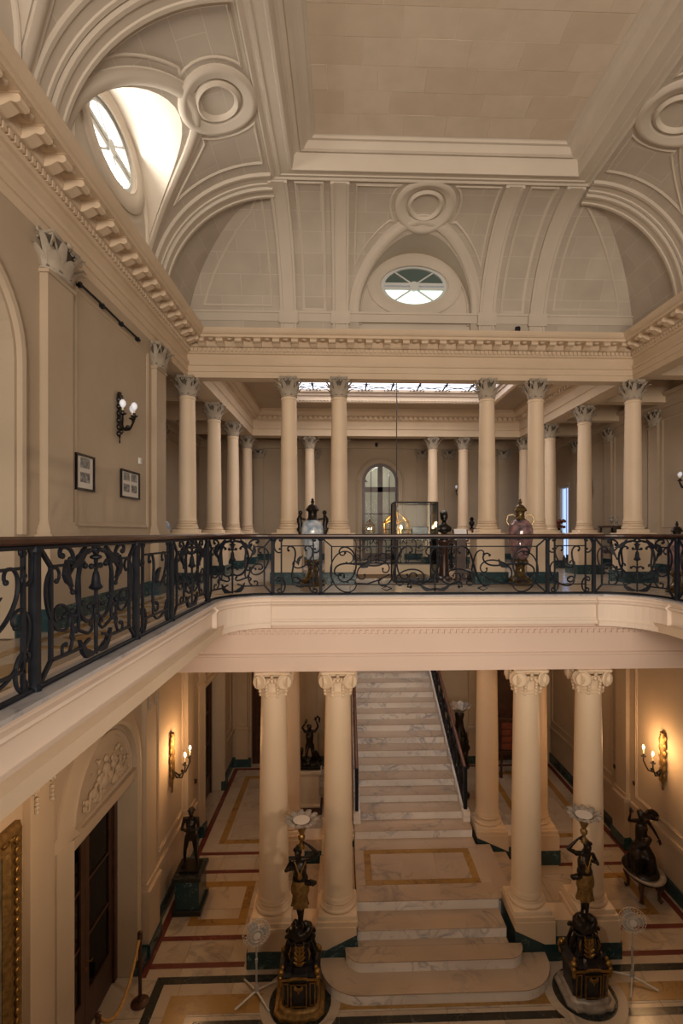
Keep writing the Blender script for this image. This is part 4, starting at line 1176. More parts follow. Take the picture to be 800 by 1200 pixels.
def lyre(parent, f, Wd, H):
    c = Wd/2; k = Wd/1.45
    fr = MB()
    for m_ in (-1, 1):
        e = c-.13*k
        flatbar(fr, [(c+m_*c, H-.01), (c+m_*e, H-.15), (c+m_*e, .13), (c+m_*c, .0)], f)
        flatbar(fr, [(c+m_*e, H-.15), (c+m_*(e-.16*k), H-.15)], f, .015)
        flatbar(fr, [(c+m_*e, .13), (c+m_*.22*k, .13), (c+m_*.10*k, .17)], f, .016)
    flatbar(fr, [(c, .03), (c, .86)], f, .014)
    pn = fr.build('scroll_panel', 'iron', parent)
    for m_ in (-1, 1):
        X = lambda u: c+m_*u*k
        scroll_obj(pn, scroll((X(.07), .73), (X(.10), .42), 'C', -m_, 1.0, 1.0), f, .026)
        scroll_obj(pn, scroll((X(.16), .74), (X(.34), .42), 'S', m_, .85), f, .026)
        scroll_obj(pn, scroll((X(.53), .66), (X(.44), .40), 'C', -m_, 1.0, .8), f)
        scroll_obj(pn, scroll((X(.50), .40), (X(.42), .20), 'C', m_, 1.0, .9), f)
        scroll_obj(pn, scroll((X(.08), .28), (X(.33), .22), 'S', -m_, .9), f)
        scroll_obj(pn, scroll((X(.20), .46), (X(.30), .29), 'S', m_, 1.0), f)
        arc = [(X(.03), .88)]+[(X(.03+.36*t), .84+.06*sin(pi*t)-.16*t) for t in (.2, .4, .6, .8, 1)]
        scroll_obj(pn, arc+[(X(.37), .62), (X(.33), .56)], f, .022, name='branch')
        leafshape(pn, (X(.16), .88), (X(.38), .74), .030, f, -.12*m_)
        leafshape(pn, (X(.40), .80), (X(.34), .60), .028, f, .2*m_)
        leafshape(pn, (X(.01), .05), (X(.24), .19), .028, f, -.2*m_)
        scroll_obj(pn, scroll((X(.46), .83), (X(.36), .80), 'C', m_, .9, .8, n=30), f, .024)
    bell = MB().lathe([(.004,.14),(.022,.12),(.030,.08),(.035,.03),(.055,.0),(.045,-.012),(.01,-.03)], 10)
    P = Vector(f(c, .56, 0)); bell.xform(Matrix.Translation(P)).build('bell_flower', 'iron', pn, 40)
    drop = MB().lathe([(.0,.05),(.03,.035),(.034,.02),(.014,-.02),(.018,-.04),(.012,-.12),(.0,-.22)], 8)
    drop.xform(Matrix.Translation(Vector(f(c, .31, 0)))).build('spear_drop', 'iron', pn, 40)
    MB().ell(f(c, .80, 0), .05, .05, .022, 8, 5).build('collar', 'iron', pn, 40)
    return pn
def narrow(parent, f, Wd, H, flip=1):
    fr = MB(); e = .10
    flatbar(fr, [(e, 0), (e, H)], f, .018); flatbar(fr, [(Wd-e, 0), (Wd-e, H)], f, .018)
    flatbar(fr, [(e, H-.14), (Wd-e, H-.14)], f, .014); flatbar(fr, [(e, .14), (Wd-e, .14)], f, .014)
    pn = fr.build('scroll_panel', 'iron', parent)
    U = (lambda u: u*Wd) if flip > 0 else (lambda u: Wd-u*Wd)
    scroll_obj(pn, scroll((U(.30), .70), (U(.52), .25), 'S', flip, 1.15), f, .024)
    scroll_obj(pn, scroll((U(.70), .70), (U(.50), .50), 'C', -flip, 1.0, .8), f)
    scroll_obj(pn, scroll((U(.52), .25), (U(.80), .42), 'C', flip, .9, .9), f)
    for (a, b, q) in ((.10, .14, 1), (.90, .14, -1), (.10, H-.12, -1), (.90, H-.12, 1)):
        scroll_obj(pn, scroll((U(a-.04*0), b-.07), (U(a), b+.07), 'C', q*flip*(1 if a < .5 else 1), 1.0, 1.0, n=32), f, .020, name='corner_scroll')
    leafshape(pn, (U(.52), .46), (U(.64), .62), .024, f, .2)
    return pn
def wide(parent, f, Wd, H):
    c = Wd/2; fr = MB()
    for m_ in (-1, 1):
        flatbar(fr, [(c+m_*c, H-.01), (c+m_*(c-.16), H-.15), (c+m_*(c-.16), .14), (c+m_*c, .0)], f, .018)
    flatbar(fr, [(.16, H-.15), (Wd-.16, H-.15)], f, .014); flatbar(fr, [(.16, .14), (Wd-.16, .14)], f, .014)
    flatbar(fr, [(c, .03), (c, .34)], f, .016)
    pn = fr.build('scroll_panel', 'iron', parent)
    for m_ in (-1, 1):
        X = lambda u: c+m_*u
        scroll_obj(pn, scroll((X(c-.38), .66), (X(c-.36), .26), 'C', m_, 1.25, 1.0), f, .022)
        scroll_obj(pn, scroll((X(c-.40), .50), (X(c-.42), .18), 'C', -m_, .9, 1.3), f, .018)
        scroll_obj(pn, scroll((X(c-.30), .30), (X(c-.95), .62), 'S', -m_, 1.05), f, .024)
        scroll_obj(pn, scroll((X(c-.70), .30), (X(c-1.0), .40), 'C', m_, 1.0, .8), f)
        scroll_obj(pn, scroll((X(c-.95), .22), (X(c-1.45), .66), 'S', m_, 1.0), f, .024)
        scroll_obj(pn, scroll((X(c-1.05), .64), (X(c-1.40), .30), 'S', -m_, .9), f)
        scroll_obj(pn, scroll((X(.10), .62), (X(.30), .28), 'C', m_, 1.0, .9), f, .022)
        scroll_obj(pn, scroll((X(.28), .24), (X(.55), .20), 'C', -m_, 1.0, .9), f)
        sw = [(X(.0), .06), (X(.12), .06), (X(.25), .13), (X(.36), .18), (X(.44), .16), (X(.45), .10), (X(.40), .10)]
        scroll_obj(pn, sw, f, .028, name='branch')
        leafshape(pn, (X(.02), .05), (X(.26), .15), .026, f, -.15*m_)
        leafshape(pn, (X(c-.62), .42), (X(c-.80), .56), .030, f, .2*m_)
        sw = [(X(c-.55), .16), (X(c-.75), .15), (X(c-.95), .22), (X(c-1.1), .30)]
        scroll_obj(pn, sw, f, .020, name='branch')
        dia = [(X(c-1.14), .075), (X(c-1.06), .11), (X(c-.98), .075), (X(c-1.06), .04), (X(c-1.14), .075)]
        scroll_obj(pn, dia, f, .014, name='lozenge')
    return pn

bal = thing('balustrade', 'black wrought iron balustrade of scrolls along the edge of the upper gallery', 'railing', (0, 0, 0))
bp_ = [Vector(p) for p in well_path(-.07, 12, .6)]
cum = [0]
for i in range(1, len(bp_)): cum.append(cum[-1]+(bp_[i]-bp_[i-1]).length)
def at(s_):
    s_ = max(0, min(cum[-1]-1e-6, s_)); i = 0
    while cum[i+1] < s_: i += 1
    t = (s_-cum[i])/(cum[i+1]-cum[i]); d = (bp_[i+1]-bp_[i]).normalized()
    return bp_[i].lerp(bp_[i+1], t), d
ZB0, ZB1 = 5.985, 6.975
def railmap(s0):
    def g(u, v, h):
        p, d = at(s0+u); return (p.x-d.y*h, p.y+d.x*h, ZB0+.02+v)
    return g
Hh = ZB1-ZB0-.075
def along(z0, z1, w, name, mat='iron'):
    m = MB(); rings = []
    S_ = sorted(set([i*.25 for i in range(int(cum[-1]/.25)+1)]+cum))
    for s_ in S_:
        p, d = at(s_); n_ = Vector((-d.y, d.x))*w/2
        a, b = p+n_, p-n_
        rings.append([(a.x, a.y, z0+(z1-z0)*.25), (a.x, a.y, z1-(z1-z0)*.3), (p.x+n_.x*.5, p.y+n_.y*.5, z1), (p.x-n_.x*.5, p.y-n_.y*.5, z1), (b.x, b.y, z1-(z1-z0)*.3), (b.x, b.y, z0+(z1-z0)*.25), (p.x-n_.x*.6, p.y-n_.y*.6, z0), (p.x+n_.x*.6, p.y+n_.y*.6, z0)])
    m.loft(rings); return m.build(name, mat, bal)
o = along(ZB1-.055, ZB1, .085, 'handrail', 'wood_dark'); o['label'] = 'dark wooden handrail'
along(ZB1-.085, ZB1-.055, .035, 'top_rail'); along(ZB0, ZB0+.03, .045, 'bottom_rail')
def s_left(y): return y-.6                       # arc position of a point on the left side
L0 = cum[3]                                      # start of the left corner curve
L1 = cum[15]; L2 = cum[16]; tot = cum[-1]
# positions of posts on the left straight, corner, back; mirrored on the right
sM = cum[16]                                     # middle of the back
posts_half = []
post_at = []
def post(s_, w=.052):
    if any(abs(s_-q) < .075 for q in post_at): return
    post_at.append(s_)
    p, d = at(s_); a = atan2(d.y, d.x)
    m = MB(); m.box(-w/2, w/2, -w/2, w/2, ZB0, ZB1-.06); m.lathe([(w*.8, 0), (w*.8, .03), (w*.5, .05)], 8, (0, 0, ZB0)); m.lathe([(w*.5, 0), (w*.8, .02), (w*.8, .05)], 8, (0, 0, ZB1-.12))
    m.xform(Matrix.Translation((p.x, p.y, 0)) @ Matrix.Rotation(a, 4, 'Z')); m.build('post', 'iron', bal)
seg = [('L', .84, 2.32), ('N', 1.92+.06, 2.72), ('L', 2.78, 4.30), ('N', 4.42, 5.30), ('L', 5.42, 6.86)]
backs = [(sM-1.84, sM, 'W'), ]
def place(kind, a, b, flip=1):
    g = railmap(a)
    if kind == 'L': lyre(bal, g, b-a, Hh)
    elif kind == 'N': narrow(bal, g, b-a, Hh, flip)
    else: wide(bal, g, b-a, Hh)
lay = [('N', .35, 1.20, 1), ('N', 1.85, 2.72, 1), ('L', 2.78, 4.32, 1), ('N', 4.40, 5.32, 1), ('L', 5.40, 6.88, 1)]
for kind, a, b, fl_ in lay:
    place(kind, a, b, fl_); place(kind, tot-b, tot-a, -fl_)
    for s_ in (a-.02, b+.02):
        post(s_); post(tot-s_)
cs = 6.98; ce_ = sM-2.66
place('L', cs, ce_-.02); place('L', tot-ce_+.02, tot-cs)
place('N', ce_+.04, sM-1.90); place('N', sM+1.90, tot-ce_-.04, -1)
place('W', sM-1.86, sM+1.86)
for s_ in (cs-.03, ce_, sM-1.88): post(s_); post(tot-s_)

# railing round the stair well upstairs
sr = thing('balustrade', 'black iron railing round the stair opening behind the display case', 'railing', (0,0,0))
for (a, b) in (((-.06, 11.85), (-.06, 17.0)), ((3.06, 17.0), (3.06, 11.85))):
    A, B = Vector(a), Vector(b); L = (B-A).length; d = (B-A)/L
    def g(u, v, h, A=A, d=d): p = A+d*u; return (p.x-d.y*h, p.y+d.x*h, ZF+.05+v)
    m = MB(); m.msweep([(0, 0), (L, 0)], [(-.02,-.02),(-.02,.02),(.02,.02),(.02,-.02)], g); m.msweep([(0, .92), (L, .92)], [(-.03,-.035),(-.03,.035),(.03,.035),(.03,-.035)], g)
    m.build('rails', 'iron', sr)
    q = 4
    for i in range(q): narrow(sr, lambda u, v, h, g=g, i=i: g(L*i/q+u, v, h), L/q, .90, 1 if i % 2 else -1)
    for i in range(q+1):
        x, y = (A+d*(L*i/q)); MB().box(x-.025, x+.025, y-.025, y+.025, ZF, ZF+.95).build('post', 'iron', sr)
# the upper well edge across the far end of the opening
A = Vector((0, 17.0)); g = lambda u, v, h: (u, 17.02+h, ZF+.05+v)
m = MB(); m.msweep([(0, 0), (3.0, 0)], [(-.02,-.02),(-.02,.02),(.02,.02),(.02,-.02)], g); m.msweep([(0, .92), (3.0, .92)], [(-.03,-.035),(-.03,.035),(.03,.035),(.03,-.035)], g); m.build('rails', 'iron', sr)
for i in range(3): narrow(sr, lambda u, v, h, i=i: g(1.0*i+u, v, h), 1.0, .90)

# stair balustrades
for s_, lab in ((-1, 'black iron stair railing on the left edge of the marble flight'), (1, 'black iron stair railing with a brown handrail on the right edge of the flight')):
    x = 1.46+s_*1.17
    t = thing('stair_railing', lab, 'railing', (x, 10.98, 0), 0)
    y0, z0 = 0.0, RS*5+.20; sl = RS/.392; L = yk(KTOP)-10.98-.2
    g = lambda u, v, h: (h, u, z0+u*sl+v)
    m = MB(); m.msweep([(0, .02), (L, .02)], [(-.02,-.02),(-.02,.02),(.02,.02),(.02,-.02)], g); m.msweep([(0, .84), (L, .84)], [(-.015,-.02),(-.015,.02),(.015,.02),(.015,-.02)], g)
    m.build('rails', 'iron', t)
    o = MB().tube([g(-.02, .88, 0), g(L*.5, .88, 0), g(L, .88, 0)], .038, 8).build('handrail', 'wood_red', t, 50); o['label'] = 'polished brown handrail'
    MB().box(-.035, .035, -.05, .03, RS*5+.22, z0+.92).build('newel_post', 'iron', t)
    q = 6
    for i in range(q):
        gi = lambda u, v, h, i=i: g(L*i/q+u, v, h)
        pn = MB(); flatbar(pn, [(0, .02), (0, .84)], gi, .02); pn = pn.build('scroll_panel', 'iron', t); w_ = L/q
        scroll_obj(pn, scroll((w_*.3, .66), (w_*.6, .22), 'S', 1, 1.1), gi, .036); scroll_obj(pn, scroll((w_*.75, .66), (w_*.5, .46), 'C', -1, 1.0), gi, .034)
        scroll_obj(pn, scroll((w_*.25, .22), (w_*.3, .46), 'C', 1, 1.0), gi, .034); scroll_obj(pn, scroll((w_*.85, .20), (w_*.8, .50), 'C', -1, 1.0), gi, .034)
        leafshape(pn, (w_*.1, .55), (w_*.4, .80), .05, gi); leafshape(pn, (w_*.5, .1), (w_*.9, .32), .05, gi); leafshape(pn, (w_*.55, .75), (w_*.95, .6), .045, gi)
        leafshape(pn, (w_*.05, .1), (w_*.3, .3), .045, gi)
#PART3
# ================================================================== FIGURES (statues)
def capsule(mb, a, b, ra, rb, n=10):
    A, B = Vector(a), Vector(b); d = (B-A)
    pts = [A-d.normalized()*ra*.7, A-d.normalized()*ra*.35, A, A.lerp(B, .33), A.lerp(B, .66), B, B+d.normalized()*rb*.35, B+d.normalized()*rb*.7]
    mid = 1.06
    mb.tube([tuple(p) for p in pts], [ra*.4, ra*.85, ra, (ra*.67+rb*.33)*mid, (ra*.33+rb*.67)*mid, rb, rb*.85, rb*.4], n)
def fuse(mb, voxel, name):
    """one continuous skin over overlapping volumes"""
    me = mb.mesh('tmp', 'bronze'); o = bpy.data.objects.new('tmp', me); COL.objects.link(o)
    r = o.modifiers.new('r', 'REMESH'); r.mode = 'VOXEL'; r.voxel_size = voxel; r.use_smooth_shade = True
    s_ = o.modifiers.new('s', 'SMOOTH'); s_.factor = .5; s_.iterations = 3
    dg = bpy.context.evaluated_depsgraph_get(); dg.update()
    out = bpy.data.meshes.new_from_object(o.evaluated_get(dg)); out.name = name
    bpy.data.objects.remove(o); bpy.data.meshes.remove(me)
    return out
def hand(mb, wrist, dirv, side, curl=.5):
    """palm with four unequal fingers and a thumb leaving its side"""
    w = Vector(wrist); d = Vector(dirv).normalized(); s_ = Vector(side).normalized(); s_ = (s_-d*s_.dot(d)).normalized(); nrm = d.cross(s_)
    R = Matrix((s_, d, nrm)).transposed()
    mb.ell(tuple(w+d*.045), .042, .055, .018, 8, 6, R)
    for k, L in enumerate((.075, .085, .080, .062)):
        b = w+d*.085+s_*(.028-.019*k)
        p1 = b+d*L*.45; p2 = p1+(d*(1-curl*.5)+nrm*curl)*L*.35; p3 = p2+(d*(1-curl)+nrm*curl*1.3)*L*.25
        mb.tube([tuple(b), tuple(p1), tuple(p2), tuple(p3)], [.0105, .010, .009, .006], 5)
    t0 = w+d*.02+s_*.035
    mb.tube([tuple(t0), tuple(t0+s_*.03+d*.025), tuple(t0+s_*.035+d*.055+nrm*.01)], [.013, .011, .007], 5)
def human(J, female=False, headdir=(0, -1, 0), tilt=0.0, hair=True):
    """fused body in human scale from a dict of joints; L/R are image left/right when facing -Y"""
    m = MB(); V = {k: Vector(v) for k, v in J.items()}
    for s_ in 'LR':
        capsule(m, V['hip'+s_], V['knee'+s_], .088, .058); capsule(m, V['knee'+s_], V['ank'+s_], .058, .036)
        k = V['knee'+s_].lerp(V['ank'+s_], .28); m.ell(k+Vector((0, .02, 0)), .052, .058, .09)
        a = V['ank'+s_]; t = V['toe'+s_]
        capsule(m, a+Vector((0, .03, -.02)), t, .038, .026)
        capsule(m, V['sh'+s_], V['el'+s_], .053, .040); capsule(m, V['el'+s_], V['wr'+s_], .042, .027)
        m.ell(V['sh'+s_], .062, .062, .06)
    P, Ch, Nk, H = V['pelvis'], V['chest'], V['neck'], V['head']
    capsule(m, V['hipL'], V['hipR'], .10, .10); m.ell(P, .155, .115, .12)
    capsule(m, P, Ch, .125, .15, 14); m.ell(Ch, .165, .12, .16)
    capsule(m, V['shL'].lerp(Nk, .1), V['shR'].lerp(Nk, .1), .055, .055)
    capsule(m, Ch, Nk, .10, .058); capsule(m, Nk, H, .056, .055)
    if female:
        for q in (-1, 1): m.ell(Ch+Vector((q*.07, -.10, .0)), .055, .05, .055)
    fw = Vector(headdir).normalized(); rt = fw.cross(Vector((0, 0, 1))).normalized(); upv = (Vector((0,0,1))+rt*tilt).normalized(); rt = fw.cross(upv).normalized()
    R = Matrix((rt, -fw, upv)).transposed()
    hp_ = lambda x, y, z: tuple(H+R @ Vector((x, y, z)))
    m.ell(H+R @ Vector((0, .01, .02)), .078, .098, .105, 12, 9, R)
    m.ell(hp_(0, -.03, -.06), .058, .060, .062, 10, 7, R)
    m.ell(hp_(0, -.105, -.018), .014, .026, .028, 8, 6, R); m.ell(hp_(0, -.088, .028), .055, .016, .012, 8, 5, R)
    m.ell(hp_(0, -.088, -.062), .026, .014, .010, 8, 5, R); m.ell(hp_(0, -.078, -.10), .028, .022, .02, 8, 5, R)
    for q in (-1, 1):
        m.ell(hp_(q*.080, .015, -.01), .012, .024, .034, 6, 5, R); m.ell(hp_(q*.034, -.083, .008), .018, .012, .010, 6, 5, R); m.ell(hp_(q*.038, -.07, -.035), .024, .024, .022, 6, 5, R)
    if hair:
        m.ell(hp_(0, .045, .05), .092, .092, .09, 10, 8, R)
        for q in range(9): m.ell(hp_(.075*cos(q*pi/8), -.035+.02*(q % 2), .075+.035*sin(q*pi/8)), .03, .03, .03, 6, 5, R)
    return m
def finish_body(m, voxel, hands, scale, name, mat, parent):
    me = fuse(m, voxel, name)
    bm = bmesh.new(); bm.from_mesh(me)
    h = MB()
    for a in hands: hand(h, *a)
    if h.v:
        h2 = h.mesh('h', mat, 60); bm.from_mesh(h2); bpy.data.meshes.remove(h2)
    bm.transform(Matrix.Scale(scale, 4)); bm.to_mesh(me); bm.free()
    me.materials.clear(); me.materials.append(MATS[mat]); me.polygons.foreach_set('use_smooth', [True]*len(me.polygons))
    return inst(name, me, parent)

# ---- torch figures on black and gilt pedestals
def torchere(x, y, m_, label):
    t = thing('torch_figure', label, 'statue lamp', (x, y, 0), 0)
    # moulded gilt foot
    ft = MB()
    def oct_(hw, hd, c): return [(-hw+c,-hd),(-hw*.45,-hd),(-hw*.3,-hd-.03),(hw*.3,-hd-.03),(hw*.45,-hd),(hw-c,-hd),(hw,-hd+c),(hw,hd-c),(hw-c,hd),(-hw+c,hd),(-hw,hd-c),(-hw,-hd+c)]
    ft.loft([[(px, py, z) for px, py in oct_(hw, hd, c)] for z, hw, hd, c in ((.012, .36, .33, .10), (.045, .37, .34, .10), (.07, .36, .33, .10), (.085, .31, .29, .08), (.11, .30, .28, .08), (.13, .28, .25, .07))])
    ft.build('gilt_foot', 'pewter' if m_ < 0 else 'dull_gilt', t, 40)
    bx = MB()
    bx.loft([[(px, py, z) for px, py in oct_(hw, hd, c)] for z, hw, hd, c in ((.12, .255, .225, .06), (.52, .275, .245, .06), (.56, .30, .27, .06), (.60, .30, .27, .06), (.62, .26, .22, .05), (.68, .225, .18, .05))])
    bx.build('pedestal_box', 'black_lacquer', t)
    gb = MB(); ff = lambda u, v, h: (u, -.215-.035*(v-.17)/.4-h, v)
    gb.msweep(rectp(-.11, .11, .17, .50), [(-.008,0),(-.008,.02),(.008,.02),(.008,0)], lambda u, v, h: (u, -.262-.016*(v-.2)/.3-h*.5, v), True)
    for q in (-1, 1): gb.msweep(rectp(q*.195-.035, q*.195+.035, .16, .50), [(-.007,0),(-.007,.02),(.007,.02),(.007,0)], lambda u, v, h: (u, -.228-.02*(v-.2)/.3-h*.6, v), True)
    gb.build('gilt_fillet', 'gilt', t)
    for q in (-1, 1):
        for s_ in (-1, 1):
            l = MB(); l.ell((q*.265, s_*.235, .50), .035, .035, .07); l.ell((q*.27, s_*.24, .57), .045, .045, .04); l.ell((q*.26, s_*.215, .63), .05, .05, .045); l.ell((q*.24, s_*.19, .68), .03, .03, .03)
            l.build('corner_mount', 'gilt', t, 60)
    g = MB(); g.msweep([(-.27, .585), (-.13, .585), (-.08, .605), (.08, .605), (.13, .585), (.27, .585)], [(-.012,0),(-.012,.02),(.012,.02),(.012,0)], lambda u, v, h: (u, -.29-h, v)); g.build('gilt_fillet', 'gilt', t)
    cm = MB(); 
    for k in range(5):
        a = pi*(.15+.7*k/4); cm.ell((.055*cos(a), -.305, .475-.05*sin(a)+.02), .02, .012, .03)
    cm.ell((0, -.30, .42), .018, .012, .04); cm.build('shell_mount', 'gilt', t, 60)
    # waisted upper body with a big gilt leaf in front
    wv = MB(); wv.loft([[(px, py, z) for px, py in oct_(hw, hd, .04)] for z, hw, hd in ((.66, .20, .15), (.72, .175, .13), (.82, .145, .115), (.92, .14, .11), (.96, .165, .13), (.99, .165, .13))]); wv.build('waisted_block', 'black_lacquer', t)
    lf = MB()
    for k in range(5):
        z = .66+.058*k
        for q in (-1, 1): lf.tube([(0, -.165+.03*k/4, z), (q*.045, -.175+.03*k/4, z+.05), (q*(.085-.006*k), -.165+.03*k/4, z+.07+.01*k)], [.012, .022, .008], 6, flat=.6)
    lf.tube([(0, -.17, .64), (0, -.165, .80), (0, -.14, .97)], [.014, .02, .012], 6); lf.build('gilt_leaf', 'gilt', t, 60)
    for q in (-1, 1):                             # black scroll brackets at the sides
        b = MB(); pts = scroll((.06, .70), (.02, .98), 'S', 1, .9, n=28)
        b.tube([(q*(.20-u*.9+.02), -.02, v) for u, v in pts], .030, 6); b.tube([(q*(.20-u*.9+.02), .09, v) for u, v in pts], .028, 6)
        b.build('scroll_bracket', 'bronze', t, 60)
        s2 = MB(); s2.tube([(q*.135, -.15, .75), (q*.15, -.165, .85), (q*.125, -.15, .93)], [.006, .016, .006], 6); s2.build('gilt_leaf', 'gilt', t, 60)
    rk = MB(); r_ = random.Random(2)
    rk.ell((0, 0, 1.04), .17, .14, .10)
    for k in range(16):
        a = k*2*pi/16; rk.ell((.14*cos(a), .115*sin(a), 1.0+.11*r_.random()), .055, .05, .07, 7, 5)
    for k in range(6): rk.ell((r_.uniform(-.1, .1), r_.uniform(-.08, .08), 1.13+.05*r_.random()), .05, .05, .06, 7, 5)
    me = fuse(rk, .018, 'rocky_mound'); me.materials.clear(); me.materials.append(MATS['bronze']); inst('rocky_mound', me, t)
    # figure: weight on one leg, one arm lifting the lamp, the other bent to the hip
    q = m_                                       # +1: lifted arm on image right, -1: image left
    sc = .66; zf = 1.17
    J = dict(hipL=(-.09,0,.90), hipR=(.09,0,.90), kneeL=(-.06,-.06,.50), kneeR=(.05,-.03,.49), ankL=(-.02,.06,.09), ankR=(.03,-.05,.08), toeL=(-.06,-.08,.025), toeR=(.08,-.20,.025),
             pelvis=(0,0,.96), chest=(-.01,-.01,1.28), neck=(-.02,-.01,1.48), head=(-.05*q,-.04,1.63))
    up, dn_ = ('R', 'L') if q > 0 else ('L', 'R')
    J['sh'+up] = (q*.19, 0, 1.46); J['el'+up] = (q*.40, -.02, 1.58); J['wr'+up] = (q*.17, -.03, 1.80)
    J['sh'+dn_] = (-q*.19, 0, 1.41); J['el'+dn_] = (-q*.33, .04, 1.17); J['wr'+dn_] = (-q*.22, -.12, 1.30)
    b = human(J, True, (-.3*q, -1, -.15), .15*q)
    hands = [(J['wr'+up], (-q*.9, 0, .5), (0, -1, .2), .7), (J['wr'+dn_], (q*.8, -.2, .4), (0, -.5, 1), .7)]
    o = finish_body(b, .017, hands, sc, 'body', 'bronze', t); o.location = (0, 0, zf)
    # clothing: knee-length gilt-edged skirt, bodice, necklace, turban scarf
    def L_(p): return tuple(Vector(p)*sc+Vector((0, 0, zf)))
    sk_ = MB(); R_ = []
    for i in range(9):
        z = 1.06-.62*i/8; rr = .15+.02*sin(i*.8)+.012*i*(1 if i < 5 else .4)
        R_.append([L_((rr*1.02*cos(a)+.012*cos(a*6+i*.5)*i/4, rr*.80*sin(a)+.012*sin(a*7+i)*i/4-.02, z)) for a in [2*pi*k/28 for k in range(28)]])
    sk_.loft(R_, False); sk_.loft([R_[-1], [tuple(Vector(p)*.97+Vector((0,0,.03))) for p in R_[-1]]], False); o = sk_.build('skirt', 'dull_gilt', t, 60); o['label'] = 'gilded knee-length skirt'
    sh_ = MB(); sh_.lathe([(.165*sc, 0), (.18*sc, .03), (.17*sc, .07), (.155*sc, .09)], 20, L_((0, -.01, .98)), 1, .8); sh_.build('sash', 'bronze', t, 50)
    kn = MB(); kn.tube([L_((-q*.13, -.08, 1.0)), L_((-q*.24, -.12, 1.03)), L_((-q*.32, -.08, .96)), L_((-q*.27, -.04, .86))] if False else [L_((q*.12, -.10, .98)), L_((q*.24, -.14, 1.02)), L_((q*.33, -.10, .98)), L_((q*.28, -.06, .90))], [.03, .045, .035, .02], 7); kn.build('sash_knot', 'bronze', t, 60)
    bo = MB(); bo.tube([L_((-.12, -.085, 1.45)), L_((-.03, -.155, 1.25)), L_((0, -.16, 1.12))], [.010, .014, .02], 6); bo.tube([L_((.12, -.085, 1.45)), L_((.03, -.155, 1.25)), L_((0, -.16, 1.12))], [.010, .014, .02], 6)
    bo.ell(L_((0, -.135, 1.14)), .04, .018, .05); bo.build('gilt_bodice', 'gilt', t, 60)
    # lamp: stem, cup and scalloped glass shell
    lx = q*.03*sc; lz = zf+2.10*sc
    cp = MB(); cp.lathe([(.0,-.26),(.045,-.25),(.05,-.20),(.025,-.16),(.03,-.13),(.05,-.11),(.055,-.07),(.03,-.04),(.045,0),(.075,.06),(.08,.10),(.06,.11)], 16, (lx, -.02, lz)); cp.build('lamp_cup', 'gilt' if m_ > 0 else 'dull_gilt', t, 50)
    gl = MB(); K = 11; rings = []
    for i, (rr, z) in enumerate(((.06, .09), (.10, .115), (.13, .15), (.17, .185), (.205, .20), (.225, .185))):
        rings.append([(lx+rr*(1+(.13*i/5)*abs(cos(K*a/2))-.06*i/5)*cos(a), -.02+rr*(1+(.13*i/5)*abs(cos(K*a/2))-.06*i/5)*sin(a), lz+z+(.02*i/5)*cos(K*a)) for a in [2*pi*k/66 for k in range(66)]])
    gl.loft(rings, False); o = gl.build('shell_bowl', 'pewter', t, 70); o['label'] = 'scalloped grey glass shell bowl'
    pt = MB()
    for k in range(K):                           # petals curling over the rim
        a = 2*pi*k/K; pt.ell((lx+.225*cos(a), -.02+.225*sin(a), lz+.19), .045, .045, .016, 8, 5)
    pt.build('shell_lobes', 'pewter', t, 60)
    dk = MB().lathe([(.125, .165), (.125, .175)], 24, (lx, -.02, lz)); dk.build('bowl_disc', 'mount', t)
    return t
torchere(-.64, 7.66, 1, 'bronze and gilt torch-bearing figure on a black pedestal left of the steps')
torchere(2*C+.64, 7.66, -1, 'bronze and gilt torch-bearing figure on a black pedestal right of the steps')

# rear torch stands beside the flight: big carved baluster with a shell bowl
def rear_torch(x, y, label):
    t = thing('torch_stand', label, 'lamp stand', (x, y, 0), 0, 'shell-topped torch stands beside the stair')
    MB().lathe([(.26,.0),(.28,.06),(.20,.14),(.13,.30),(.10,.55),(.14,.75),(.22,1.05),(.25,1.35),(.20,1.62),(.12,1.85),(.10,2.05),(.13,2.18),(.10,2.24)], 14, (0,0,0)).build('baluster', 'bronze', t, 50)
    k_ = MB(); r_ = random.Random(8)
    for i in range(26): a = i*2.4; z = .8+1.0*i/26; rr = .22 if z < 1.6 else .16; k_.ell((rr*cos(a), rr*sin(a), z), .06, .06, .09, 6, 4)
    k_.build('carved_foliage', 'bronze', t, 60)
    g = MB(); rings = []
    for i, (rr, z) in enumerate(((.08, 2.22), (.16, 2.28), (.24, 2.38), (.29, 2.42), (.30, 2.39))):
        rings.append([(rr*(1+.05*i*abs(cos(5*a))-.05*i/2)*cos(a), rr*(1+.05*i*abs(cos(5*a))-.05*i/2)*sin(a), z+.03*cos(10*a)*i/4) for a in [2*pi*k/50 for k in range(50)]])
    g.loft(rings, False); g.build('shell_bowl', 'pewter', t, 70)
rear_torch(-.17, 13.6, 'tall dark torch stand with shell bowl left of the stair, beside the sculpture group')
rear_torch(3.08, 13.5, 'tall dark torch stand with pale shell bowl right of the stair railing')

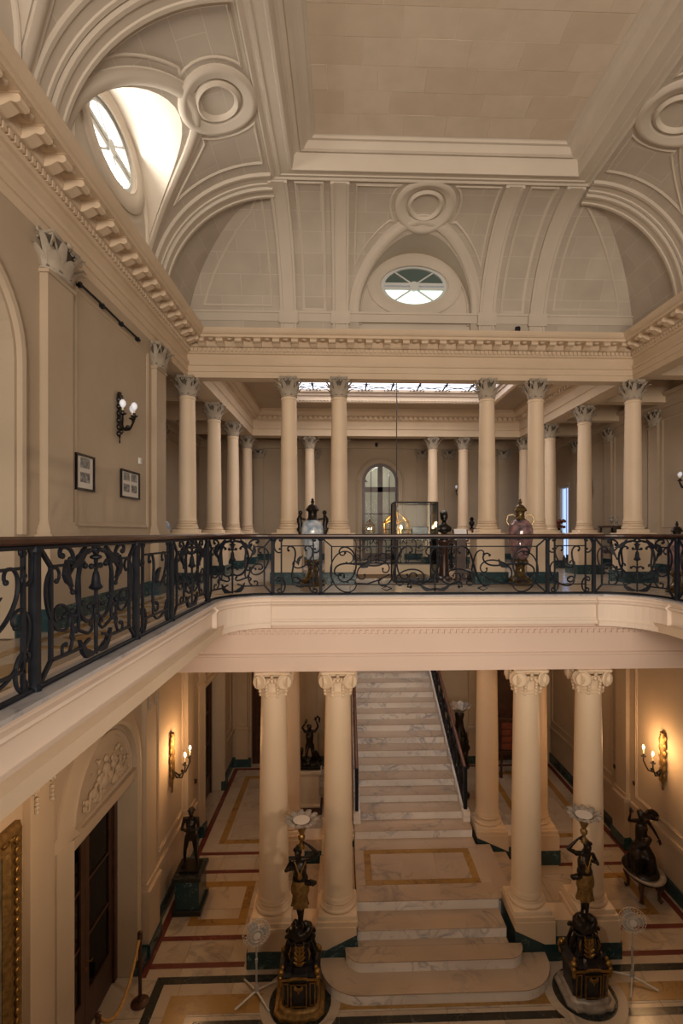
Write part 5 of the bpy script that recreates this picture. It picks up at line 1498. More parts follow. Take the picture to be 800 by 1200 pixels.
# ---- bronze man with crossed arms on a dark marble pedestal by the left wall
t = thing('marble_pedestal', 'dark green marble pedestal against the left wall on the ground floor', 'pedestal', (-2.86, 9.72, 0))
MB().bbox(-.26, .26, -.30, .30, 0, .10, .012).build('foot', 'marble_black', t); MB().bbox(-.22, .22, -.26, .26, .10, .62, .01).build('block', 'marble_green', t); MB().bbox(-.26, .26, -.30, .30, .62, .70, .012).build('top_slab', 'marble_black', t)
t = thing('statue', 'dark bronze man standing with folded arms on the left marble pedestal', 'statue', (-2.86, 9.72, .70))
MB().bbox(-.17, .17, -.17, .17, 0, .05, .01).build('plinth', 'bronze', t)
J = dict(hipL=(-.10,0,.92), hipR=(.10,0,.92), kneeL=(-.17,-.04,.50), kneeR=(.16,-.06,.50), ankL=(-.21,.04,.09), ankR=(.20,-.02,.09), toeL=(-.26,-.13,.025), toeR=(.26,-.18,.025), pelvis=(0,0,.98), chest=(0,.0,1.30), neck=(0,0,1.50), head=(.02,-.03,1.65),
         shL=(-.20,0,1.46), elL=(-.26,-.10,1.17), wrL=(.02,-.21,1.24), shR=(.20,0,1.46), elR=(.26,-.08,1.18), wrR=(-.03,-.20,1.17))
o = finish_body(human(J, False, (.35, -1, -.1)), .017, [((.02,-.21,1.24), (1,.1,.2), (0,0,1), .4), ((-.03,-.20,1.17), (-1,.1,.15), (0,0,1), .4)], .60, 'body', 'bronze', t); o.location = (0, 0, .05)
def zs_(p): return tuple(Vector(p)*.60+Vector((0, 0, .05)))
c = MB(); c.lathe([(.14*.6,-.10),(.165*.6,-.05),(.155*.6,.03),(.15*.6,.06)], 18, zs_((0, 0, .98)), 1, .8); c.build('belt', 'bronze', t, 50)
c = MB(); c.lathe([(.055, -.005), (.075, .0), (.06, .02), (.05, .045), (.0, .05)], 14, zs_((.02, -.01, 1.72)), 1, 1); c.build('cap', 'bronze', t, 50)

# ---- winged bronze on a low marble-topped stand by the right wall
t = thing('low_stand', 'low carved stand with an oval marble top by the right wall', 'table', (5.80, 9.72, 0))
MB().lathe([(.36,.43),(.40,.45),(.41,.48),(.39,.50)], 28, (0,0,0), .85, 1.15).build('marble_top', 'pewter', t, 40)
MB().lathe([(.30,.36),(.34,.38),(.35,.43)], 28, (0,0,0), .85, 1.15).build('apron', 'bronze', t, 40)
for k in range(4):
    a = pi/4+k*pi/2; px, py = .25*cos(a), .34*sin(a)
    MB().tube([(px*.85, py*.85, .40), (px*1.15, py*1.1, .30), (px*.95, py*.95, .15), (px*.95, py*.95, .06), (px*1.15, py*1.12, .02)], [.055, .05, .032, .03, .045], 8).build('leg', 'wood_dark', t, 60)
t = thing('statue', 'dark bronze winged figure group on the low stand by the right wall', 'statue', (5.74, 9.72, .50))
r_ = random.Random(4); g = MB()
g.ell((0, 0, .04), .30, .38, .06)
J = dict(hipL=(-.12,-.05,.60), hipR=(.10,.05,.62), kneeL=(-.34,-.22,.48), kneeR=(-.10,-.36,.50), ankL=(-.30,-.10,.10), ankR=(-.02,-.26,.10), toeL=(-.36,-.24,.05), toeR=(-.06,-.42,.05), pelvis=(0,0,.70), chest=(.03,0,1.06), neck=(.02,-.02,1.28), head=(-.03,-.06,1.43),
         shL=(-.18,0,1.25), elL=(-.36,-.08,1.30), wrL=(-.33,-.12,1.52), shR=(.20,0,1.23), elR=(.38,.04,.98), wrR=(.50,-.02,.74))
b = human(J, True, (-.6, -1, .1))
for k in range(6): b.ell((r_.uniform(-.22,.16), r_.uniform(-.2,.1), r_.uniform(.3,.8)), .17, .17, .16)
for k in range(22):                              # heavy drapery over the knees and down to the base
    a = r_.uniform(pi, 2*pi); rr = r_.uniform(.10, .34)
    b.tube([(rr*.5*cos(a)-.05, rr*.6*sin(a), .72-.1*r_.random()), (rr*cos(a)-.08, rr*1.1*sin(a)-.05, .45), (rr*1.25*cos(a)-.06, rr*1.25*sin(a)-.03, .06)], [.06, .08, .06], 7)
b.tube([(-.25, -.15, .6), (-.05, -.25, .75), (.2, -.1, .82)], [.09, .10, .08], 8)
o = finish_body(b, .024, [((-.33,-.12,1.52), (-.1,-.1,1), (1,0,0), .5), ((.50,-.02,.74), (.2,-.2,-1), (-1,0,0), .5)], .72, 'body', 'bronze', t); o.location = (0, 0, .03)
wg_ = MB()
top_ = [(.06, .88), (.14, 1.00), (.24, 1.06), (.34, 1.06), (.42, 1.00), (.48, .90)]
bot_ = [(.45, .93), (.41, .91), (.37, .94), (.33, .90), (.28, .93), (.24, .88), (.18, .89), (.10, .80)]
wg_.prism(top_+bot_, lambda u, v, h: (u, .10+.12*u+h, v), -.02, .02)
for k in range(5): wg_.tube([(.12+.03*k, .10, .90), (.20+.05*k, .10, 1.0-.008*k*k), (.26+.045*k, .12, .92)], [.016, .024, .008], 6)
wg_.build('wing', 'bronze', t, 60)
bs = MB().lathe([(.34,0),(.36,.02),(.34,.06),(.28,.09)], 20, (0,0,0), .85, 1.1); bs.build('base', 'bronze', t, 40)

# ---- sculpture group on a tall stone pedestal, rear left
t = thing('stone_pedestal', 'grey stone pedestal carrying the dark sculpture group, rear left', 'pedestal', (-.85, 13.0, 0))
MB().bbox(-.32, .32, -.28, .28, 0, .16, .02).build('foot', 'wood_dark', t); MB().square([(.27,.16),(.27,.20),(.235,.24),(.245,.92),(.27,.96),(.30,1.0),(.30,1.06)], (0,0,0), 1, .9).build('shaft', 'stone_block_dark', t)
t = thing('statue', 'dark bronze group with raised arms on the grey stone pedestal, rear left', 'statue', (-.85, 13.0, 1.09))
J = dict(hipL=(-.09,0,.80), hipR=(.10,0,.80), kneeL=(-.12,-.14,.46), kneeR=(.14,-.10,.44), ankL=(-.12,.02,.12), ankR=(.18,.02,.12), toeL=(-.16,-.14,.06), toeR=(.20,-.14,.06), pelvis=(0,0,.87), chest=(0,.0,1.18), neck=(.02,0,1.38), head=(-.02,-.04,1.52),
         shL=(-.19,0,1.35), elL=(-.30,-.04,1.52), wrL=(-.16,-.06,1.72), shR=(.21,0,1.36), elR=(.34,-.02,1.55), wrR=(.25,-.04,1.80))
b = human(J, False, (-.3, -1, .2))
for k in range(20): b.ell((r_.uniform(-.40, .40), r_.uniform(-.22, .22), r_.uniform(.04, .26)), .12, .12, .11, 7, 5)
b.tube([(-.35, -.05, .2), (-.38, -.12, .42), (-.30, -.12, .60)], [.12, .10, .07], 8); b.ell((-.31, -.13, .68), .085, .09, .10); b.tube([(.35, 0, .2), (.30, -.10, .45), (.22, -.12, .62)], [.12, .09, .07], 8)
b.tube([(.22, -.04, 1.86), (.32, -.04, 1.98), (.40, -.04, 1.88), (.38, -.04, 1.70)], [.03, .05, .05, .03], 7)
o = finish_body(b, .024, [((-.16,-.06,1.72), (.3,0,1), (1,0,0), .5), ((.25,-.04,1.80), (-.2,0,1), (-1,0,0), .5)], .63, 'body', 'bronze', t); o.location = (0, 0, .02)
MB().bbox(-.28, .28, -.22, .22, .0, .06, .01).build('base', 'bronze', t)

# ---- standing fans
def fan(x, y, rz, hrot, label):
    t = thing('standing_fan', label, 'fan', (x, y, 0), rz, 'white standing fans in the hall')
    for k in range(4):
        a = k*pi/2+.5; MB().tube([(0, 0, .08), (.18*cos(a), .18*sin(a), .05), (.36*cos(a), .36*sin(a), .016)], [.016, .015, .014], 6).build('leg', 'white_plastic', t, 60)
    MB().lathe([(.03,.06),(.035,.10),(.025,.16),(.02,.18)], 12).build('hub_sleeve', 'fan_grey', t, 40)
    MB().lathe([(.014,.12),(.014,.50),(.020,.50),(.022,.56),(.012,.57),(.012,.84)], 10).build('pole', 'fan_grey', t, 40)
    H = Matrix.Translation((0, 0, .95)) @ Matrix.Rotation(hrot, 4, 'Z') @ Matrix.Rotation(radians(90), 4, 'X')
    MB().lathe([(.0,-.16),(.05,-.155),(.06,-.10),(.055,-.05),(.03,-.045)], 14).xform(H).build('motor', 'white_plastic', t, 50)
    MB().box(-.02, .02, -.02, .02, .82, .92).build('neck', 'white_plastic', t)
    c = MB()
    for rr, z in ((.205, 0), (.15, .045), (.09, .062)): c.tube([(rr*cos(2*pi*k/28), rr*sin(2*pi*k/28), z) for k in range(28)], .004, 4, True)
    for k in range(22):
        a = 2*pi*k/22; c.tube([(.04*cos(a), .04*sin(a), .066), (.13*cos(a), .13*sin(a), .052), (.203*cos(a), .203*sin(a), .0), (.13*cos(a), .13*sin(a), -.055), (.05*cos(a), .05*sin(a), -.06)], .0024, 4)
    c.lathe([(.05,.060),(.052,.070),(.0,.074)], 14); c.xform(H).build('wire_guard', 'white_plastic', t, 50)
    for k in range(3):
        b = MB(); R = []
        for i in range(6):
            rr = .035+.145*i/5; w_ = .03+.055*sin(pi*i/6+.4); tw = .5-.05*i
            R.append([(rr, -w_*cos(tw), -w_*sin(tw)*.5), (rr, w_*cos(tw), w_*sin(tw)*.5), (rr, w_*cos(tw), w_*sin(tw)*.5+.003), (rr, -w_*cos(tw), -w_*sin(tw)*.5+.003)])
        b.loft(R); b.xform(H @ Matrix.Rotation(2*pi*k/3, 4, 'Z')); b.build('blade', 'fan_grey', t, 60)
fan(-1.31, 7.78, .2, .1, 'white standing fan left of the left torch figure')
fan(4.50, 7.84, .5, -.75, 'white standing fan right of the right torch figure')

# ---- sconces
def sconce(label, loc, rz, lit, group, h=.75, narms=3):
    """origin at the wall, mid height, +y out of the wall in local space"""
    t = thing('wall_sconce', label, 'wall lamp', loc, rz, group)
    s_ = h/.75
    b = MB(); wd_ = 1.0 if not lit else 1.5
    b.lathe([(.0,-.40*s_),(.02,-.38*s_),(.012,-.33*s_),(.032,-.27*s_),(.02,-.20*s_),(.045,-.10*s_),(.055,.0),(.035,.08*s_),(.05,.18*s_),(.06,.26*s_),(.03,.32*s_),(.05,.345*s_),(.0,.37*s_)], 12, (0,.03,0), wd_, .55*wd_)
    for k in range(12):
        z = (-.26+.05*k)*s_; b.ell(((-1)**k*.045*wd_, .035, z), .03*wd_, .03, .045*wd_, 6, 4)
    for q in (-1, 1): b.ell((q*.05, .035, .30*s_), .04, .02, .035, 6, 4)
    b.build('backplate', 'dull_gilt' if lit else 'bronze', t, 50)
    for k in range(narms):
        a = radians(90)+(k-(narms-1)/2)*radians(58); R = .20*s_ if narms > 2 else .21*s_
        px, py = R*cos(a), R*sin(a)
        arm = MB(); pts = [(0, .04, -.12*s_), (px*.35, .04+py*.35, -.19*s_), (px*.75, .04+py*.75, -.17*s_), (px, .04+py, -.06*s_), (px, .04+py, .0)]
        arm.tube(pts, [.018, .016, .014, .013, .012], 6); arm.lathe([(.012,-.02),(.05,.0),(.052,.012),(.02,.015),(.02,.05),(.012,.055)], 12, (px, .04+py, 0)); arm.ell((px*.55, .04+py*.55, -.15*s_), .03, .03, .028, 6, 4)
        o = arm.build('arm', 'bronze', t, 50)
        MB().lathe([(.013,.05),(.013,.15 if lit else .10),(.008,.15 if lit else .10)], 8, (px, .04+py, 0)).build('candle', 'candle', o)
        if lit: MB().lathe([(.0,.145),(.012,.15),(.022,.175),(.018,.20),(.0,.235)], 10, (px, .04+py, 0)).build('bulb', 'bulb_warm', o, 60)
        else: MB().lathe([(.012,.09),(.030,.11),(.045,.145),(.040,.18),(.018,.205),(.0,.21)], 12, (px, .04+py, 0)).build('bulb', 'bulb_off_glow', o, 60)
    return t
XPL = radians(-90); XNL = radians(90)
sconce('bronze wall sconce with three white unlit bulbs on the upper left wall', (XL+.005, 7.62, 8.70), XPL, False, 'unlit upstairs sconces')
sconce('dark upstairs sconce on the right aisle wall left of the corner column', (8.49, 17.25, 8.45), XNL, False, 'unlit upstairs sconces')
sconce('dark upstairs sconce at the right edge of the picture', (8.49, 12.28, 8.28), XNL, False, 'unlit upstairs sconces')
sconce('dark upstairs sconce on the left aisle wall behind the corner column', (-5.61, 14.95, 8.45), XPL, False, 'unlit upstairs sconces')
sconce('dark upstairs sconce on the rear wall left of the pink vase column', (4.62, 20.19, 8.65), pi, False, 'unlit upstairs sconces')
def lower_sconce(loc, rz, label):
    t = sconce(label, loc, rz, True, 'lit candle sconces of the hall', 1.15, 2)
    M = Matrix.Translation(loc) @ Matrix.Rotation(rz, 4, 'Z')
    for k in range(2):
        a = radians(90)+(k-.5)*radians(58); p = M @ Vector((.36*cos(a), .04+.36*sin(a), .27))
        point('sconce_bulb_light', tuple(p), 15, WARM, .03)
lower_sconce((XL+.005, 9.92, 2.62), XPL, 'lit gilt candle sconce on the ground-floor left wall')
lower_sconce((XR-.005, 9.90, 2.52), XNL, 'lit gilt candle sconce on the ground-floor right wall')

# ---- framed prints, thermostat, rail on the upper left wall
def picture(y0, y1, z0, z1, n, label, frame='black_lacquer'):
    t = thing('framed_print', label, 'picture', (XL, (y0+y1)/2, (z0+z1)/2), 0, 'framed prints on the upper left wall')
    f = lambda u, v, h: (.004+h, u, v); a, b = (y1-y0)/2, (z1-z0)/2
    MB().msweep(rectp(-a+.015, a-.015, -b+.015, b-.015), [(-.015,0),(-.015,.03),(.015,.025),(.015,0)], f, True).build('frame', frame, t)
    MB().prism(rectp(-a+.02, a-.02, -b+.02, b-.02), f, 0, .012).build('mount_board', 'mount', t)
    rows, cols_ = (2, 1) if n == 2 else (2, 2)
    for i in range(rows):
        for j in range(cols_):
            w_, h_ = (a*1.05, b*.55) if n == 2 else (a*.62, b*.55)
            cu = 0 if cols_ == 1 else (j-.5)*a*.82
            cv_ = b*.14+(.5-i)*b*.80
            MB().prism(rectp(cu-w_/2, cu+w_/2, cv_-h_/2, cv_+h_/2), f, .011, .015).build('photo', 'photo_print', t)
picture(6.42, 6.88, 7.53, 7.99, 2, 'black framed print with two photographs on the upper left wall')
picture(7.70, 8.38, 7.52, 7.95, 4, 'black framed print with four photographs on the upper left wall')
t = thing('wall_device', 'small white box on the upper left wall beside the pilaster', 'thermostat', (XL, 8.42, 8.16))
MB().bbox(.002, .035, -.05, .05, -.05, .05, .008).build('cover', 'white_plastic', t); MB().box(.03, .04, -.02, .02, -.02, .02).build('sensor', 'fan_grey', t)
t = thing('hanging_rail', 'dark thin rail high on the upper left wall under the entablature', 'rail', (XL, 7.38, 10.08))
MB().tube([(.05, -.95, 0), (.05, -.3, .005), (.05, .3, -.005), (.05, .95, 0)], .016, 6).build('rod', 'iron', t); 
for y in (-.9, -.3, .3, .9): MB().box(.0, .06, y-.02, y+.02, -.03, .03).build('bracket', 'iron', t)

# ---- gilt framed painting, stanchions and rope by the ground-floor left wall
t = thing('painting', 'large dark painting in a heavy carved gilt frame at the lower left edge', 'painting', (XL, 4.20, 2.5))
f = lambda u, v, h: (.004+h, u, v)
MB().msweep(rectp(-.96, .96, -1.48, 1.48), [(-.12,0),(-.12,.05),(-.08,.09),(-.03,.07),(.03,.05),(.07,.08),(.12,.03),(.12,0)], f, True).build('gilt_frame', 'dull_gilt', t, 40)
MB().prism(rectp(-.90, .90, -1.42, 1.42), f, 0, .02).build('canvas', 'canvas', t)
m = MB()
for k in range(30):
    for u, v in ((.98, -1.45+.1*k), (-.98, -1.45+.1*k)): m.ell((.085, u, v), .02, .03, .045, 6, 4)
for k in range(19):
    for v in (1.5, -1.5): m.ell((.085, -.9+.1*k, v), .02, .045, .03, 6, 4)
m.build('carved_beading', 'gilt', t, 60, kind='stuff')
sp_ = []
for y, lab in ((7.72, 'dark wooden rope post by the right jamb of the left glazed door'), (6.42, 'dark wooden rope post by the near jamb of the left glazed door')):
    t = thing('rope_post', lab, 'post', (-3.02, y, 0), 0, 'rope posts before the left door')
    MB().lathe([(.13,0),(.13,.02),(.05,.05),(.03,.10)], 14).build('foot', 'wood_dark', t, 40); MB().lathe([(.026,.09),(.026,.95),(.036,.96),(.036,1.0),(.02,1.02)], 12).build('pole', 'wood_dark', t, 40); MB().lathe([(.02,1.0),(.04,1.03),(.036,1.06),(.0,1.075)], 12).build('knob', 'wood_dark', t, 50)
o = MB().tube([(-3.02, 6.46+1.22*k/12, .97-.42*(1-(2*k/12-1)**2)) for k in range(13)], .022, 7).build('barrier_rope', 'rope', None, 60); o['label'] = 'golden brown rope hanging between the two wooden posts'; o['category'] = 'rope'

# ---- vases
def vase(loc, mat, prof, label, handles, dark=True, sc=1.0, lidmat='porcelain_gilt'):
    t = thing('lidded_vase', label, 'vase', loc, random.uniform(-.3, .3), 'lidded vases on the gallery')
    P = [(r*sc, z*sc) for r, z in prof]
    ft = MB(); ft.lathe([(.25*sc,0),(.26*sc,.05*sc),(.22*sc,.08*sc),(.24*sc,.13*sc),(.14*sc,.18*sc),(.10*sc,.26*sc),(.09*sc,.36*sc),(.13*sc,.44*sc),(.16*sc,.50*sc),(.13*sc,.53*sc)], 20)
    for k in range(8):
        a = k*pi/4; ft.ell((.19*sc*cos(a), .19*sc*sin(a), .10*sc), .05*sc, .05*sc, .06*sc, 6, 4); ft.ell((.13*sc*cos(a), .13*sc*sin(a), .46*sc), .04*sc, .04*sc, .05*sc, 6, 4)
    ft.build('gilt_foot', 'porcelain_gilt', t, 50)
    MB().lathe(P, 28).build('body', mat, t, 60)
    MB().lathe([(.11*sc,1.31*sc),(.13*sc,1.33*sc),(.095*sc,1.36*sc),(.085*sc,1.45*sc),(.10*sc,1.50*sc)], 20).build('neck', lidmat, t, 50)
    ld = MB().lathe([(.13*sc,1.50*sc),(.14*sc,1.52*sc),(.12*sc,1.56*sc),(.075*sc,1.62*sc),(.03*sc,1.64*sc),(.028*sc,1.66*sc),(.042*sc,1.69*sc),(.02*sc,1.72*sc),(.03*sc,1.74*sc),(.0,1.77*sc)], 20).build('lid', lidmat, t, 50)
    if handles == 'figures':
        for q in (-1, 1):
            h = MB(); h.tube([(q*.20*sc,0,.98*sc),(q*.26*sc,0,1.10*sc),(q*.25*sc,0,1.24*sc)], [.03*sc,.05*sc,.045*sc], 7); h.tube([(q*.25*sc,0,1.22*sc),(q*.27*sc,0,1.34*sc),(q*.24*sc,0,1.42*sc)], [.05*sc,.055*sc,.03*sc], 7); h.ell((q*.245*sc,0,1.47*sc), .045*sc,.045*sc,.05*sc); h.tube([(q*.26*sc,-.02,1.36*sc),(q*.19*sc,-.05,1.34*sc),(q*.13*sc,-.04,1.33*sc)], .02*sc, 6)
            for k in range(4): h.ell((q*(.25+.03*(k%2))*sc, 0, (1.05+.08*k)*sc), .045*sc,.045*sc,.05*sc,6,4)
            h.build('figure_handle', 'bronze', t, 60)
    else:
        for q in (-1, 1):
            MB().tube([(q*.21*sc,0,1.20*sc),(q*.27*sc,0,1.30*sc),(q*.24*sc,0,1.42*sc),(q*.14*sc,0,1.44*sc),(q*.10*sc,0,1.40*sc)], [.02*sc,.018*sc,.016*sc,.016*sc,.012*sc], 6).build('handle', 'porcelain_gilt', t, 60)
    return t
BODY = [(.10,.50),(.13,.56),(.17,.70),(.215,.90),(.232,1.05),(.228,1.15),(.20,1.25),(.14,1.31),(.10,1.33)]
BODY2 = [(.12,.50),(.17,.58),(.225,.75),(.255,.95),(.258,1.10),(.235,1.22),(.17,1.30),(.11,1.34)]
vase((-.62, 10.35, ZF), 'porcelain_blue', BODY, 'tall blue and white porcelain vase with dark figure handles and lid', 'figures', lidmat='bronze')
vase((3.62, 10.38, ZF), 'porcelain_pink', BODY2, 'tall pink-flowered dark porcelain vase with gilt lid and foot', 'loops')
vase((5.95, 8.95, ZF), 'porcelain_pink', BODY, 'smaller dark lidded vase at the right edge behind the railing', 'none', sc=.72, lidmat='bronze')

# ---- glass display case
t = thing('display_case', 'tall glass display case with dark metal frame on the gallery', 'display case', (1.55, 11.25, ZF))
hx, hy, hz = .45, .42, 1.71
for a in (-1, 1):
    for b in (-1, 1): MB().box(a*hx-.018, a*hx+.018, b*hy-.018, b*hy+.018, 0, hz).build('upright', 'iron', t)
for z in (.02, .98, hz):
    m = MB()
    for a in (-1, 1): m.box(-hx, hx, a*hy-.016, a*hy+.016, z-.016, z+.016); m.box(a*hx-.016, a*hx+.016, -hy, hy, z-.016, z+.016)
    m.build('frame_rail', 'iron', t)
for a in (-1, 1):
    MB().box(-hx+.02, hx-.02, a*hy-.004, a*hy+.004, 1.0, hz-.02).build('pane', 'glass_clear', t); MB().box(a*hx-.004, a*hx+.004, -hy+.02, hy-.02, 1.0, hz-.02).build('pane', 'glass_clear', t)
    MB().box(-hx+.02, hx-.02, a*hy-.004, a*hy+.004, .04, .97).build('pane', 'glass_clear', t); MB().box(a*hx-.004, a*hx+.004, -hy+.02, hy-.02, .04, .97).build('pane', 'glass_clear', t)
MB().box(-hx+.02, hx-.02, -hy+.02, hy-.02, hz-.012, hz).build('top_pane', 'glass_clear', t); MB().box(-hx+.02, hx-.02, -hy+.02, hy-.02, .97, .99).build('shelf', 'velvet', t); MB().box(-hx, hx, -hy, hy, 0, .04).build('bottom', 'velvet', t)
t = thing('casket', 'small black casket on the shelf inside the glass display case', 'box', (1.68, 11.27, ZF+.99))
MB().bbox(-.18, .18, -.12, .12, 0, .14, .01).build('box', 'black_lacquer', t); MB().bbox(-.19, .19, -.13, .13, .14, .21, .02).build('lid', 'black_lacquer', t); MB().lathe([(.012,.21),(.02,.23),(.0,.25)], 10).build('knob', 'gilt', t)

# ---- hanging lantern over the stair well
def lantern(loc, w, h, label, cord=None, table=False):
    t = thing('lantern', label, 'lantern', loc)
    n = 6; P = lambda k, r, z: (r*cos(2*pi*k/n+.3), r*sin(2*pi*k/n+.3), z)
    for k in range(n):
        MB().tube([P(k, w*.42, 0), P(k, w*.5, h*.25), P(k, w*.5, h*.6), P(k, w*.3, h*.85), P(k, w*.08, h)], w*.022, 5).build('rib', 'gilt', t, 50)
        a, b = P(k, w*.47, h*.05), P(k+1, w*.47, h*.05); c_, d = P(k+1, w*.49, h*.60), P(k, w*.49, h*.60)
        MB().add([a, b, c_, d], [(0,1,2,3)]).build('pane', 'glass_clear', t)
        mid = [(Vector(d).lerp(Vector(c_), i/6)+Vector((0,0,h*.12*sin(pi*i/6)))) for i in range(7)]
        MB().tube([tuple(p) for p in mid], w*.02, 5).build('arch_bar', 'gilt', t, 50)
    m = MB(); 
    for r_2, z in ((w*.44, 0), (w*.51, h*.33)): m.tube([P(k, r_2, z) for k in range(n)], w*.022, 5, True)
    m.lathe([(w*.44,-.01),(w*.2,-.04),(0,-.06)], 12); m.build('base_ring', 'gilt', t, 50)
    MB().lathe([(w*.10,h*.95),(w*.12,h*1.0),(w*.05,h*1.06),(w*.06,h*1.1),(0,h*1.15)], 12).build('crown', 'gilt', t, 50)
    for k in range(3):
        a = 2*pi*k/3; x, y = w*.16*cos(a), w*.16*sin(a)
        o = MB().tube([(x, y, 0), (x, y, h*.34)], w*.03, 6).build('candle', 'candle', t); MB().lathe([(0,h*.33),(w*.035,h*.36),(w*.05,h*.41),(w*.03,h*.47),(0,h*.52)], 10, (x, y, 0)).build('bulb', 'bulb_warm', o, 60)
    if cord: o = MB().tube([(0, 0, h*1.12), (0, 0, cord)], .014, 6).build('cord', 'cable', t)
    return t
lantern((1.44, 13.8, 6.86), .74, .66, 'large gilt hanging lantern with lit candles on a long dark cord', 11.48-6.86)
point('lantern_light', (1.44, 13.8, 7.22), 18, WARM, .08)
t = thing('console_table', 'dark small table carrying the little lantern before the arched door', 'table', (.97, 18.9, ZF))
MB().bbox(-.40, .40, -.25, .25, .90, .95, .008).build('top', 'wood_dark', t); MB().box(-.36, .36, -.22, .22, .80, .90).build('apron', 'wood_dark', t)
for a in (-1, 1):
    for b in (-1, 1): MB().tube([(a*.34, b*.2, .85), (a*.34, b*.2, .4), (a*.35, b*.21, 0)], [.03, .022, .03], 6).build('leg', 'wood_dark', t)
lantern((.97, 18.9, ZF+1.0), .40, .50, 'small gilt lit lantern on the dark table before the arched door')

# ---- bust, lectern, other furniture upstairs
t = thing('bust_pedestal', 'slim dark pedestal under the bronze bust right of the display case', 'pedestal', (2.27, 11.5, ZF))
MB().lathe([(.19,0),(.19,.05),(.13,.09),(.11,.2),(.10,.75),(.13,.82),(.17,.86),(.17,.90)], 16).build('column', 'wood_dark', t, 40)
t = thing('bust', 'dark bronze bust on the slim pedestal right of the display case', 'bust', (2.27, 11.5, ZF+.90))
b = MB(); b.lathe([(.10,0),(.10,.04),(.05,.08),(.05,.13),(.09,.17)], 14); b.ell((0, 0, .26), .15, .09, .12); b.ell((-.12, 0, .25), .06, .06, .07); b.ell((.12, 0, .25), .06, .06, .07); capsule(b, (0, 0, .32), (0, -.01, .46), .055, .05); b.ell((0, -.01, .535), .098, .11, .118); b.ell((0, -.055, .46), .06, .06, .055); b.ell((0, -.095, .50), .014, .025, .025); b.ell((0, .025, .60), .098, .10, .07)
me = fuse(b, .012, 'bust_figure'); me.materials.clear(); me.materials.append(MATS['bronze']); inst('bust_figure', me, t)
t = thing('lectern', 'dark lectern on a post right of the bust holding a white notice', 'lectern', (2.60, 11.3, ZF))
MB().bbox(-.14, .14, -.14, .14, 0, .05, .01).build('foot', 'wood_dark', t); MB().box(-.10, .10, -.10, .10, .05, .92).build('post', 'wood_dark', t)
MB().box(-.17, .17, -.14, .14, -.012, .012).xform(T(0, 0, 1.0) @ Matrix.Rotation(radians(68), 4, 'X')).build('desk', 'wood_dark', t)
o = MB().box(-.14, .14, -.13, .13, .013, .018).xform(T(2.60, 11.3, ZF+1.02) @ Matrix.Rotation(radians(68), 4, 'X')).build('notice_sheet', 'paper'); o['label'] = 'white paper notice lying on the dark lectern'; o['category'] = 'notice'
def cabinet(name, label, cat, loc, rz, w, d, h, mat='wood_dark', leg=.45):
    t = thing(name, label, cat, loc, rz)
    for a in (-1, 1):
        for b in (-1, 1): MB().tube([(a*(w/2-.04), b*(d/2-.04), leg), (a*(w/2-.04), b*(d/2-.04), leg*.4), (a*(w/2-.03), b*(d/2-.03), 0)], [.035, .022, .03], 6).build('leg', mat, t)
    MB().box(-w/2, w/2, -d/2, d/2, leg, leg+.10).build('base_frame', mat, t); MB().bbox(-w/2-.03, w/2+.03, -d/2-.03, d/2+.03, h-.05, h, .01).build('top', mat, t)
    for a in (-1, 1):
        for b in (-1, 1): MB().box(a*(w/2-.03)-.025, a*(w/2-.03)+.025, b*(d/2-.03)-.025, b*(d/2-.03)+.025, leg+.1, h-.05).build('corner_post', mat, t)
    MB().box(-w/2+.05, w/2-.05, d/2-.03, d/2-.01, leg+.1, h-.05).build('back_panel', mat, t)
    for a in (-1, 1): MB().box(a*(w/2-.02)-.004, a*(w/2-.02)+.004, -d/2+.05, d/2-.05, leg+.1, h-.05).build('side_pane', 'glass_clear', t)
    MB().box(-w/2+.05, w/2-.05, -d/2+.02, -d/2+.028, leg+.1, h-.05).build('front_pane', 'glass_clear', t)
    MB().box(-w/2+.05, w/2-.05, -d/2+.05, d/2-.05, leg+.40, leg+.415).build('shelf', mat, t)
    return t
cabinet('vitrine', 'dark wooden glazed cabinet against the right aisle wall behind the corner column', 'cabinet', (8.08, 14.75, ZF), radians(-90), 1.5, .42, 1.27)
for k, (y, s_) in enumerate(((15.2, 1.0), (14.9, .75))):
    t = thing('ornament', ['taller pale ornament on top of the glazed cabinet', 'smaller pale ornament on top of the glazed cabinet'][k], 'ornament', (8.08, y, ZF+1.27))
    MB().lathe([(.06*s_,0),(.06*s_,.02),(.02*s_,.05),(.03*s_,.10)], 12).build('foot', 'pewter', t, 40)
    g = MB(); g.ell((0, 0, .17*s_), .05*s_, .10*s_, .08*s_); g.ell((0, .08*s_, .25*s_), .035*s_, .04*s_, .05*s_); g.tube([(0, -.06, .2*s_), (0, -.12*s_, .28*s_), (0, -.08*s_, .33*s_)], .02*s_, 6); g.build('figure', 'pewter', t, 60)
t = thing('flower_stand', 'dark slim stand carrying the brown bouquet before the bright window', 'stand', (7.02, 16.5, ZF))
MB().lathe([(.20,0),(.18,.05),(.06,.10),(.045,.55),(.09,.85),(.16,.92),(.16,.95)], 14).build('column', 'bronze', t, 40)
t = thing('flower_vase', 'brown dried bouquet in a dark vase before the bright window', 'flowers', (7.02, 16.5, ZF+.95))
MB().lathe([(.07,0),(.11,.08),(.10,.16),(.06,.22),(.08,.26)], 14).build('pot', 'bronze', t, 50)
g = MB(); r_ = random.Random(11)
for k in range(24):
    a = r_.uniform(0, 2*pi); rr = r_.uniform(0, .2); z = .30+.22*r_.random(); g.ell((rr*cos(a), rr*sin(a), z), .06, .06, .05, 7, 5)
g.build('blooms', 'flower', t, 60, kind='stuff')
